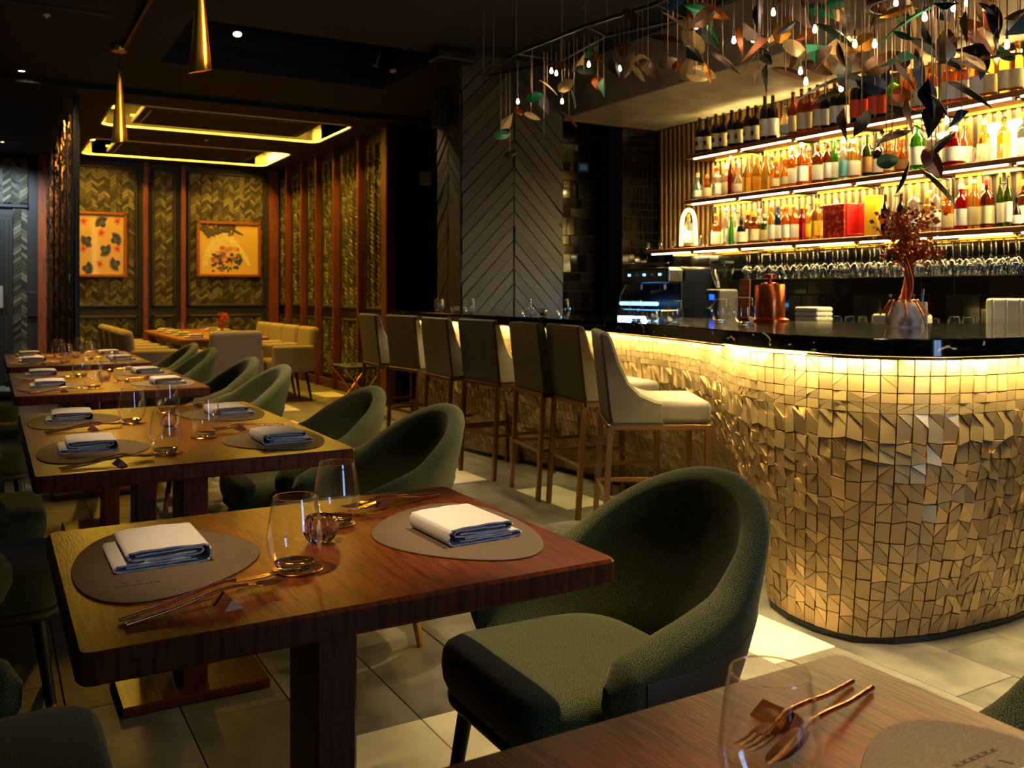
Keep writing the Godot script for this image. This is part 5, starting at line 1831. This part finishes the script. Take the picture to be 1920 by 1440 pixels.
func build_chandelier() -> void:
	var ch := thing("leaf_chandelier", "long hanging chandelier of green and bronze metal leaves with tiny bulbs over the bar", "chandelier", Vector3(3.0, 2.75, -3.6))
	var o := -ch.position
	var cols := {
		"green": mat(Color(0.055, 0.10, 0.065), 0.42, 0.1), "teal": mat(Color(0.08, 0.36, 0.25), 0.4, 0.1), "gold": mat(Color(0.62, 0.42, 0.12), 0.3, 0.9), "bronze": mat(Color(0.24, 0.16, 0.09), 0.35, 0.7),
		"cream": mat(Color(0.72, 0.62, 0.42), 0.35, 0.5), "slate": mat(Color(0.24, 0.24, 0.30), 0.45, 0.2), "copper": mat(Color(0.5, 0.26, 0.11), 0.32, 0.8), "taupe": mat(Color(0.3, 0.24, 0.19), 0.4, 0.4), "dark": mat(Color(0.04, 0.045, 0.04), 0.35, 0.3), "blue": mat(Color(0.05, 0.24, 0.42), 0.4, 0.1)}
	var wire_m := mat(Color(0.6, 0.5, 0.42), 0.3, 0.8)
	var meshes := {}
	for k in ["willow", "petal", "kite", "twig"]:
		meshes[k] = leaf_mesh(k)
	var wire := mb().lathe([Vector2(0, 0), Vector2(1, 0), Vector2(1, 1), Vector2(0, 1)], 5).mesh()
	var list := [
		[1336, 50, 45, "kite", "teal", 20, -60], [1393, 72, 50, "kite", "copper", 10, -80], [1428, 25, 60, "kite", "slate", 0, -85], [1487, 87, 42, "petal", "cream", 60, -40], [1458, 62, 50, "petal", "cream", 20, 40], [1533, 93, 58, "kite", "teal", 70, 20], [1567, 58, 85, "willow", "green", 60, -15], [1528, 123, 48, "petal", "bronze", 50, -20], [1550, 117, 32, "petal", "gold", 30, -70], [1473, 132, 58, "willow", "bronze", 55, -20], [1440, 142, 46, "kite", "green", 15, -85], [1422, 137, 32, "kite", "bronze", 15, -100], [1547, 155, 115, "willow", "green", 10, 25], [1548, 177, 72, "willow", "dark", 20, 30], [1355, 108, 62, "willow", "bronze", 55, -25], [1317, 132, 38, "petal", "cream", 50, -30], [1583, 132, 40, "petal", "green", 80, 80], [1590, 150, 40, "petal", "green", 80, -10], [1567, 5, 34, "petal", "teal", 80, 10], [1508, 17, 64, "kite", "taupe", 70, -60],
		[1630, 107, 75, "kite", "bronze", 40, -85], [1645, 122, 50, "petal", "bronze", 80, 30], [1687, 45, 105, "willow", "teal", 8, 38], [1750, 88, 100, "willow", "green", 60, -25], [1725, 123, 66, "willow", "green", 70, -80], [1697, 127, 60, "kite", "bronze", 30, -55], [1833, 55, 75, "kite", "copper", 60, -50], [1815, 45, 50, "kite", "gold", 60, -80], [1867, 32, 48, "petal", "dark", 80, -80], [1908, 38, 66, "kite", "green", 70, 50], [1873, 73, 40, "kite", "green", 50, -80], [1867, 103, 78, "willow", "bronze", 20, 10], [1817, 117, 66, "willow", "taupe", 50, -10], [1845, 125, 50, "willow", "dark", 50, 70], [1650, 150, 46, "petal", "green", 80, 70], [1640, 160, 46, "petal", "green", 80, 160], [1813, 165, 84, "willow", "dark", 50, -22], [1690, 177, 40, "petal", "copper", 85, 0], [1747, 177, 60, "kite", "dark", 60, -80], [1760, 190, 50, "willow", "dark", 60, -40], [1708, 208, 60, "kite", "bronze", 50, -70], [1690, 200, 50, "kite", "dark", 40, -10], [1750, 217, 55, "kite", "taupe", 75, -100], [1803, 222, 42, "kite", "green", 60, -140], [1587, 227, 50, "kite", "bronze", 50, -80], [1616, 232, 60, "willow", "dark", 60, 50], [1673, 252, 70, "willow", "taupe", 30, 25], [1729, 240, 56, "willow", "bronze", 40, -15], [1662, 302, 38, "petal", "teal", 70, 20], [1700, 328, 52, "willow", "dark", 60, -110], [1747, 300, 48, "petal", "copper", 70, -60], [1760, 340, 86, "willow", "dark", 50, -35], [1755, 277, 58, "willow", "dark", 50, 50],
		[1048, 110, 38, "willow", "teal", 50, 10], [1051, 120, 22, "petal", "gold", 60, -30], [1082, 120, 34, "kite", "cream", 60, 60], [1095, 130, 30, "petal", "green", 60, 0], [1116, 100, 36, "willow", "copper", 40, -40], [1106, 98, 24, "petal", "teal", 70, 40], [1153, 122, 36, "kite", "slate", 70, -70], [1179, 125, 48, "willow", "cream", 70, 65], [1170, 92, 30, "petal", "gold", 70, 80], [998, 182, 27, "petal", "teal", 80, 10], [1022, 193, 30, "kite", "slate", 80, -70], [1059, 161, 30, "petal", "cream", 70, 40], [996, 216, 27, "petal", "cream", 50, -10], [970, 206, 18, "petal", "copper", 60, -40], [949, 229, 30, "kite", "cream", 80, 55], [939, 253, 25, "petal", "teal", 70, 10], [956, 289, 22, "petal", "dark", 60, 20], [1067, 219, 34, "willow", "copper", 50, -35], [1132, 161, 28, "kite", "teal", 70, -80], [1121, 154, 28, "petal", "copper", 70, -60], [1184, 28, 38, "petal", "bronze", 60, -30], [1231, 8, 26, "petal", "teal", 80, -70], [1262, 8, 28, "petal", "blue", 80, 20], [1288, 42, 34, "kite", "cream", 60, 60], [1241, 68, 52, "willow", "bronze", 50, -10], [1262, 32, 44, "willow", "cream", 5, -30], [1290, 130, 42, "petal", "cream", 70, 70], [1303, 140, 34, "petal", "cream", 70, -20], [1327, 130, 34, "willow", "gold", 60, -70], [1215, 125, 40, "petal", "bronze", 70, -40], [1252, 118, 34, "petal", "bronze", 70, 20], [1270, 122, 26, "kite", "copper", 70, 60], [1020, 255, 30, "twig", "bronze", 0, 0], [1026, 158, 36, "willow", "cream", 5, -35], [1076, 178, 34, "willow", "slate", 5, -70], [1205, 112, 30, "petal", "cream", 80, 0], [1196, 134, 30, "petal", "cream", 60, -40], [1415, 95, 62, "twig", "bronze", 0, 10], [1790, 60, 60, "twig", "taupe", 0, 0]]
	var g := RandomNumberGenerator.new()
	g.seed = 31
	var kinds := ["willow", "petal", "kite", "petal", "kite", "willow"]
	var names := ["green", "bronze", "gold", "teal", "copper", "cream", "taupe", "dark", "gold", "bronze"]
	for i in 90:
		var px := g.randf_range(1270, 1930)
		var py := g.randf_range(-60, 118) - 0.1 * maxf(0, 1500 - px)
		list.append([px, py, g.randf_range(30, 58), kinds[g.randi() % 6], names[g.randi() % 10], g.randf_range(0, 85), g.randf_range(-170, 170)])
	var depth := func(px: float) -> float:
		if px < 1480.0:
			return 3.0 / ((px - 960.0) / FOCAL * cos(PI / 6) + 0.5) 
		return lerpf(3.92, 3.35, clampf((px - 1480.0) / 300.0, 0, 1))
	for q in list:
		var z: float = depth.call(float(q[0])) + g.randf_range(-0.22, 0.22)
		var p := at_depth(q[0], q[1], z)
		if p.y > 2.72:
			continue
		var s: float = q[2] * z / FOCAL * 1.3
		# euler: tip the leaf towards the viewer, then swing it in the vertical plane that faces down the room
		var B := Basis(Vector3.UP, -PI / 6 + g.randf_range(-0.5, 0.5)) * Basis(Vector3.BACK, deg_to_rad(q[6])) * Basis(Vector3.RIGHT, deg_to_rad(q[5]))
		var lf := put("leaf", meshes[q[3]], cols[q[4]], ch, Transform3D(B.scaled(Vector3.ONE * s), p + o))
		var top := 2.75
		var w := put("wire", wire, wire_m, ch, Transform3D(Basis(Vector3(0.002, 0, 0), Vector3(0, top - p.y, 0), Vector3(0, 0, 0.002)), p + o))
	var bulbs := [[971, 195], [1054, 195], [1034, 138], [1043, 142], [1104, 126], [1162, 134], [1306, 55], [1320, 23], [1528, 62], [1593, 55], [1603, 90], [1501, 140], [1511, 160], [1577, 172], [1788, 22], [1813, 12], [1734, 40], [1873, 50], [1888, 92], [1775, 233], [1640, 90], [1412, 80], [1376, 82], [1680, 12], [1450, 30]]
	var bm := mb().lathe([Vector2(0, 0), Vector2(0.006, 0.002), Vector2(0.0095, 0.009), Vector2(0.0085, 0.018), Vector2(0.005, 0.028), Vector2(0.004, 0.034), Vector2(0, 0.034)], 10).mesh()
	for i in bulbs.size():
		var q: Array = bulbs[i]
		var z: float = depth.call(float(q[0])) + (0.1 if i % 2 else -0.1)
		var p := at_depth(q[0], q[1], z)
		var bu := put("bulb", bm, M.bulb, ch, Transform3D(Basis(), p + o))
		put("socket", mb().lathe([Vector2(0, 0.033), Vector2(0.0045, 0.033), Vector2(0.0045, 0.07), Vector2(0, 0.07)], 8), M.steel, bu)
		put("wire", wire, wire_m, ch, Transform3D(Basis(Vector3(0.0024, 0, 0), Vector3(0, 2.75 - p.y - 0.07, 0), Vector3(0, 0, 0.0024)), p + o + Vector3(0, 0.07, 0)))
		omni(p + Vector3(0, 0.014, 0), WARM, 0.035, 0.008)
	# dark carrying frame and hanging rods
	var line := [Vector3(2.95, 2.75, -5.5), Vector3(2.86, 2.75, -4.9), Vector3(2.9, 2.75, -4.2), Vector3(3.0, 2.75, -3.7), Vector3(2.9, 2.75, -3.0), Vector3(2.95, 2.75, -2.4), Vector3(3.4, 2.75, -2.15), Vector3(4.0, 2.75, -2.3)]
	var line2 := [Vector3(3.0, 2.75, -5.45), Vector3(3.2, 2.75, -4.9), Vector3(3.12, 2.75, -4.3), Vector3(3.3, 2.75, -3.8), Vector3(3.25, 2.75, -3.1), Vector3(3.3, 2.75, -2.6), Vector3(3.7, 2.75, -2.5), Vector3(4.1, 2.75, -2.6)]
	for L in [line, line2]:
		var rel := []
		for p in L:
			rel.append(p + o)
		put("frame_rail", mb().tube(rel, 0.013, 6), M.black_metal, ch)
	for i in line.size():
		put("cross_bar", mb().tube([line[i] + o, line2[i] + o], 0.009, 6), M.black_metal, ch)
		put("hanging_rod", mb().tube([line[i] + o, line[i] + o + Vector3(0, 0.45, 0)], 0.004, 6), wire_m, ch)
		put("hanging_rod", mb().tube([line2[i] + o, line2[i] + o + Vector3(0, 0.45, 0)], 0.004, 6), wire_m, ch)
	var hp := at_depth(1700, 10, 3.5)
	put("hoop", ring_tube(circle(0.14, 28), hp + o, 0.008), M.black_metal, ch)

# ---------------------------------------------------------------- pendants
func build_pendants() -> void:
	var tr := thing("ceiling_track", "thin black ceiling track carrying the gold pendants", "track", Vector3(0.92, 3.18, -4.6))
	put("rail", mb().box(Vector3.ZERO, Vector3(0.03, 0.03, 6.6), 0.004), M.black_metal, tr)
	put("end_cap", mb().box(Vector3(0, 0, -3.3), Vector3(0.04, 0.036, 0.03), 0.004), M.black, tr)
	var names := ["over the fourth table's aisle", "near the folding screen"]
	var o: Node3D = null
	for q in [[Vector3(0.98, 0, -5.05), "gold folded cone pendant lamp hanging above the second table from the screen"], [Vector3(0.89, 0, -7.72), "gold folded cone pendant lamp hanging above the first table from the screen"]]:
		var t := thing("pendant_lamp", q[1], "pendant lamp", q[0], 0.4, "gold cone pendants")
		var rows := []
		for i in 9:
			var k := i / 8.0
			var row := PackedVector3Array()
			for j in 30:
				var a := j / 29.0 * TAU * 1.16
				var r := lerpf(0.008, 0.055, k) * (1.0 + 0.16 * j / 29.0)
				row.append(Vector3(cos(a) * r, 3.0 - 0.56 * k + 0.018 * k * cos(a), sin(a) * r))
			rows.append(row)
		put("cone_shade", mb().grid(rows, false, false), M.pendant_brass, t)
		put("canopy", mb().lathe([Vector2(0, 3.15), Vector2(0.055, 3.15), Vector2(0.06, 3.16), Vector2(0.06, 3.195), Vector2(0, 3.195)], 20), M.pendant_brass, t)
		put("cord", mb().tube([Vector3(0, 2.98, 0), Vector3(0, 3.16, 0)], 0.004, 6), M.steel, t)
		put("bulb", mb().lathe([Vector2(0, 2.5), Vector2(0.024, 2.505), Vector2(0.026, 2.53), Vector2(0, 2.55)], 14), M.bulb, t)
		spot(q[0] + Vector3(0, 2.47, 0), q[0] + Vector3(-0.15, 0, 0), WARM, 2.5, 30.0, 0.025, 0.8)

# ---------------------------------------------------------------- ceiling lamps
func downlight(p: Vector3, aim: Vector3, e: float, angle: float, label: String, blend := 0.5, c := WARM) -> void:
	var t := thing("downlight", label, "ceiling lamp", p, 0.0, "recessed downlights")
	put("ring", mb().lathe([Vector2(0.03, -0.012), Vector2(0.045, -0.012), Vector2(0.05, -0.004), Vector2(0.05, 0.0), Vector2(0.03, 0.0)], 20), M.black, t)
	put("lamp", mb().lathe([Vector2(0, -0.006), Vector2(0.03, -0.006), Vector2(0.03, -0.002), Vector2(0, -0.002)], 16), M.bulb, t)
	spot(p + Vector3(0, -0.03, 0), aim, c, e, angle, 0.035, blend)

func build_lamps() -> void:
	# wall side row lights the tables, aisle row lights the floor, chairs and bar front
	for q in [[-0.1, -0.4, 0.65, -0.45, 6.5], [-0.1, -1.7, 0.55, -1.75, 8.0], [-0.1, -3.3, 0.55, -3.3, 6.5], [-0.1, -3.8, 0.55, -3.8, 6.5], [-0.1, -5.5, 0.55, -5.5, 6.0], [-0.1, -6.0, 0.55, -6.0, 5.0], [-0.1, -7.6, 0.55, -7.7, 6.0]]:
		downlight(Vector3(q[0], 3.2, q[1]), Vector3(q[2], 0.75, q[3]), q[4], 10.5, "recessed downlight in the row above the wall side chairs", 0.9)
	for q in [[2.1, -0.5, 1.2, -0.7, 6.0, 14.0], [1.95, -1.85, 0.95, -1.62, 10.0, 9.5], [1.95, -2.4, 1.9, -2.2, 4.0, 18.0], [1.95, -3.4, 1.6, -3.5, 5.0, 18.0], [1.9, -5.0, 1.8, -5.4, 5.0, 20.0], [1.6, -1.6, 2.65, -2.2, 6.5, 20.0], [2.4, -0.5, 3.0, -1.95, 6.5, 22.0], [2.2, -3.0, 2.6, -3.3, 4.0, 18.0]]:
		downlight(Vector3(q[0], 3.2, q[1]), Vector3(q[2], 0.3, q[3]), q[4], q[5], "recessed downlight in the row above the aisle")
	downlight(Vector3(2.2, 3.2, -4.4), Vector3(0.98, 2.7, -5.05), 7.0, 9.0, "added unseen downlight brightening the pendant above the second table")  # added lamp out of view, only there to brighten the nearer pendant
	downlight(Vector3(2.1, 3.2, -5.4), Vector3(0.89, 2.7, -7.72), 14.0, 6.0, "added unseen downlight brightening the pendant above the first table")  # second added unseen lamp, put in to lift the far pendant
	# spots in the black trough
	var i := 0
	for q in [[Vector3(1.63, 3.23, -6.98), Vector3(1.5, 0, -5.9)], [Vector3(2.95, 3.27, -7.5), Vector3(2.2, 0, -8.6)], [Vector3(3.15, 3.27, -7.6), Vector3(3.0, 0.5, -6.4)]]:
		var t := thing("track_spot", ["lit white spotlight head in the ceiling trough", "black spotlight head hanging in the ceiling trough", "black spotlight head at the column end of the trough"][i], "spotlight", q[0], 0.0, "trough spotlights")
		var d: Vector3 = (q[1] - q[0]).normalized()
		put("head", mb().tube([-d * 0.1, d * 0.02], 0.035, 14), M.black, t)
		put("lamp", mb().tube([d * 0.021, d * 0.026], 0.03, 14), M.bulb if i == 0 else M.white, t)
		put("stem", mb().tube([Vector3(0, 0.02, 0), Vector3(0, 0.44, 0)], 0.008, 8), M.black, t)
		spot(q[0] + d * 0.05, q[1], WARM, 6.0 if i == 0 else 4.0, 30.0, 0.03, 0.6)
		i += 1
	# added cool lamp, stands in for an unidentified bluish light on the bay
	downlight(Vector3(0.15, 3.15, -13.0), Vector3(0.2, 1.6, -14.0), 8.0, 50.0, "added cool white downlight for an unidentified light beside the green door", 0.8, Color(0.82, 0.92, 1.0))
	downlight(Vector3(0.25, 3.2, -9.0), Vector3(0.72, 1.4, -11.0), 4.0, 40.0, "recessed downlight facing the folding screen", 0.8)
	tag(put("ceiling_vent", mb().box(Vector3(0.3, 3.195, -6.9), Vector3(0.9, 0.012, 0.05), 0.003), M.trough), "narrow black slot vent in the brown ceiling", "vent")
	for p in [Vector3(0.35, 3.19, -7.1), Vector3(2.33, 3.145, -11.6)]:
		var s := thing("sprinkler", "tiny white sprinkler head on the ceiling", "sprinkler", p, 0.0, "sprinkler heads")
		put("plate", mb().lathe([Vector2(0, -0.004), Vector2(0.025, -0.004), Vector2(0.025, 0.004), Vector2(0, 0.004)], 14), M.white, s)
		put("nozzle", mb().lathe([Vector2(0, -0.02), Vector2(0.008, -0.02), Vector2(0.008, -0.004), Vector2(0, -0.004)], 10), M.white, s)

# ---------------------------------------------------------------- things on and behind the bar
func build_bar_things() -> void:
	for q in [[1351, 604, 0.92], [1396, 609, 1.0]]:
		tumbler(on_level(q[0], q[1], 1.1003), q[2], "stemless glass beside the copper canister on the bar", "glasses beside the copper canister")
	for px in [824.0, 881.0, 989.0, 1057.0, 1193.0, 1266.0]:
		var p := on_x(px, 580, 3.1)
		tumbler(Vector3(3.1, 1.1003, p.z), 0.85, "stemless glass in the line along the straight part of the bar", "glasses along the bar")
	for px in [853.0, 1018.0, 1222.0]:
		var p := on_x(px, 580, 3.1)
		place("votive", Vector3(3.1, 1.1003, p.z), 0.0, "small glass votive between the glasses on the bar", "votives along the bar")
	bonsai(Vector3(3.5, 1.1003, -2.6), 0.53, "copper wire tree rooted on a pale stone on the bar", 12)
	var c := thing("copper_canister", "tall brushed copper canister with lid on the bar", "canister", Vector3(3.63, 1.1003, -3.52))
	put("body", mb().lathe([Vector2(0, 0.018), Vector2(0.076, 0.018), Vector2(0.078, 0.03), Vector2(0.078, 0.19), Vector2(0.074, 0.196), Vector2(0, 0.196)], 32), M.copper, c)
	put("foot", mb().lathe([Vector2(0, 0), Vector2(0.1, 0), Vector2(0.1, 0.012), Vector2(0.08, 0.019), Vector2(0, 0.019)], 32), M.copper, c)
	put("lid", mb().lathe([Vector2(0, 0.196), Vector2(0.05, 0.196), Vector2(0.05, 0.204), Vector2(0.012, 0.208), Vector2(0.012, 0.226), Vector2(0.036, 0.23), Vector2(0.036, 0.252), Vector2(0, 0.254)], 24), M.copper, c)
	var mk := thing("ceramic_cup", "pale tapered ceramic cup behind the copper tree", "cup", Vector3(3.74, 1.1003, -2.7))
	put("cup", mb().lathe([Vector2(0, 0), Vector2(0.034, 0), Vector2(0.038, 0.01), Vector2(0.036, 0.105), Vector2(0.033, 0.11), Vector2(0.031, 0.105), Vector2(0.03, 0.012), Vector2(0, 0.01)], 24), mat(Color(0.78, 0.7, 0.5), 0.5), mk)
	put("stirrer", mb().tube([Vector3(0.01, 0.02, 0), Vector3(0.02, 0.17, 0.01)], 0.006, 6), M.steel, mk)
	# espresso machine with a blue light bar
	var e := thing("espresso_machine", "black and chrome espresso machine glowing blue on the back counter", "coffee machine", Vector3(4.86, 1.0215, -5.9))
	put("body", mb().rbox(Vector3(0.1, 0.22, 0), Vector3(0.34, 0.44, 0.6), 0.02), mat(Color(0.06, 0.08, 0.13), 0.25, 0.3), e)
	put("head", mb().rbox(Vector3(-0.1, 0.37, 0), Vector3(0.2, 0.13, 0.6), 0.025), M.steel, e)
	put("drip_tray", mb().rbox(Vector3(-0.14, 0.05, 0), Vector3(0.26, 0.1, 0.58), 0.015), M.steel, e)
	put("light_bar", mb().tube([Vector3(-0.26, 0.145, -0.24), Vector3(-0.26, 0.145, 0.24)], 0.014, 10), M.led_blue, e)
	put("cup_rail", mb().tube([Vector3(-0.18, 0.47, -0.28), Vector3(-0.18, 0.47, 0.28)], 0.007, 8), M.brass, e)
	for s in [-0.15, 0.15]:
		put("group_head", mb().lathe([Vector2(0, 0.26), Vector2(0.035, 0.26), Vector2(0.035, 0.31), Vector2(0, 0.31)], 16, Transform3D(Basis(), Vector3(-0.12, 0, s))), M.steel, e)
		put("portafilter", mb().tube([Vector3(-0.12, 0.255, s), Vector3(-0.26, 0.235, s)], 0.013, 8), M.black, e)
	put("steam_wand", mb().tube([Vector3(-0.18, 0.3, -0.27), Vector3(-0.24, 0.2, -0.28), Vector3(-0.22, 0.1, -0.28)], 0.006, 8), M.steel, e)
	for i in 5:
		put("button", mb().box(Vector3(-0.203, 0.38, -0.2 + 0.1 * i), Vector3(0.006, 0.018, 0.03), 0.002), M.led_blue if i % 2 == 0 else M.white, e)
	area(Vector3(4.58, 1.165, -5.9), Vector3(4.2, 1.0, -5.9), Vector2(0.5, 0.03), Color(0.4, 0.7, 1.0), 0.35)
	var g := thing("coffee_grinder", "coffee grinder with clear hopper and blue display beside the espresso machine", "grinder", Vector3(4.9, 1.0215, -5.25))
	put("body", mb().rbox(Vector3(0, 0.13, 0), Vector3(0.2, 0.26, 0.16), 0.02), mat(Color(0.3, 0.29, 0.28), 0.4, 0.3), g)
	put("hopper", shell_of([Vector2(0.05, 0.27), Vector2(0.09, 0.4), Vector2(0.09, 0.46)], 20), M.pane, g)
	put("hopper_lid", mb().lathe([Vector2(0, 0.46), Vector2(0.092, 0.46), Vector2(0.09, 0.475), Vector2(0, 0.475)], 20), M.black, g)
	put("display", mb().box(Vector3(-0.102, 0.2, 0), Vector3(0.006, 0.04, 0.05), 0.001), glow(Color(0.1, 0.3, 1.0), 3.0), g)
	put("spout", mb().tube([Vector3(-0.1, 0.14, 0), Vector3(-0.14, 0.1, 0)], 0.02, 10), M.black, g)
	# smaller things on the back counter
	var tw := thing("folded_towels", "stack of folded white bar towels on the back counter", "towel stack", Vector3(4.9, 1.0215, -4.35))
	for k in 4:
		put("towel", mb().rbox(Vector3(0, 0.02 + 0.033 * k, 0), Vector3(0.16, 0.032, 0.2), 0.014), M.white, tw)
	for k in 9:
		tumbler(Vector3(4.78, 1.0215, -4.15 + 0.1 * k), 0.62, "upturned tumbler in the row on the back counter", "tumblers on the back counter")
	for k in 12:
		tumbler(Vector3(4.82, 1.0215, -3.25 + 0.085 * k), 0.72, "glass in the row before the clear bin", "glasses before the clear bin")
	var bin := thing("clear_bin", "clear plastic storage bin with dividers on the back counter", "bin", Vector3(5.08, 1.0215, -3.0))
	var fr := mat(Color(0.75, 0.76, 0.74, 0.45), 0.2)
	fr.transparency = BaseMaterial3D.TRANSPARENCY_ALPHA
	put("body", mb().rbox(Vector3(0, 0.1, 0), Vector3(0.2, 0.2, 0.34), 0.02), fr, bin)
	for k in 4:
		put("divider", mb().box(Vector3(-0.101, 0.1, -0.12 + 0.08 * k), Vector3(0.006, 0.19, 0.01)), M.white, bin)
	var tray := thing("bar_tray", "white tray with small bottles on the back counter", "tray", Vector3(4.85, 1.0215, -3.62))
	put("tray", mb().rbox(Vector3(0, 0.05, 0), Vector3(0.18, 0.1, 0.3), 0.015), M.white, tray)
	for k in 3:
		bottle(4, 0.12, 0.02, ["dark", "amber", "gold"][k], "", "black", Vector3(4.85, 1.122, -3.7 + 0.08 * k), "tiny bitters bottle standing on the white tray")
	var mn := thing("menu_stand", "slanted wooden menu board standing behind the copper canister", "menu", Vector3(3.7, 1.1003, -3.78), 0.5)
	put("board", mb().box(Vector3(0, 0.115, 0), Vector3(0.02, 0.23, 0.06), 0.003, Basis(Vector3.BACK, -0.1)), M.shelf_wood, mn)
	put("foot", mb().box(Vector3(0.0, 0.008, 0), Vector3(0.08, 0.016, 0.07), 0.003), M.shelf_wood, mn)
	# folded side stand near the panelled wall
	var f := thing("folding_stand", "black folding stand with crossed brass legs beyond the last stool", "stand", Vector3(3.3, 0, -8.9))
	put("tray_top", mb().rbox(Vector3(0, 0.5, 0), Vector3(0.4, 0.03, 0.5), 0.01), M.black, f)
	for sz in [-1, 1]:
		for s in [-1, 1]:
			put("leg", mb().tube([Vector3(s * 0.2, 0.0, sz * 0.2), Vector3(-s * 0.2, 0.49, sz * 0.2)], 0.012, 6), M.brass, f)
	for k in 2:
		tumbler(Vector3(3.24 + 0.12 * k, 0.5153, -8.85), 0.9, "stemless glass on the folding stand", "glasses on the folding stand")
	var fl := thing("floor_lamp", "slim brass floor lamp with upturned shade by the panelled wall", "floor lamp", Vector3(3.72, 0, -9.75))
	put("base", mb().lathe([Vector2(0, 0), Vector2(0.12, 0), Vector2(0.12, 0.015), Vector2(0.01, 0.025), Vector2(0, 0.025)], 24), M.brass, fl)
	put("pole", mb().tube([Vector3(0, 0.02, 0), Vector3(0, 0.9, 0)], 0.01, 8), M.brass, fl)
	put("shade", shell_of([Vector2(0.02, 0.88), Vector2(0.06, 1.0)], 18), M.brass, fl)
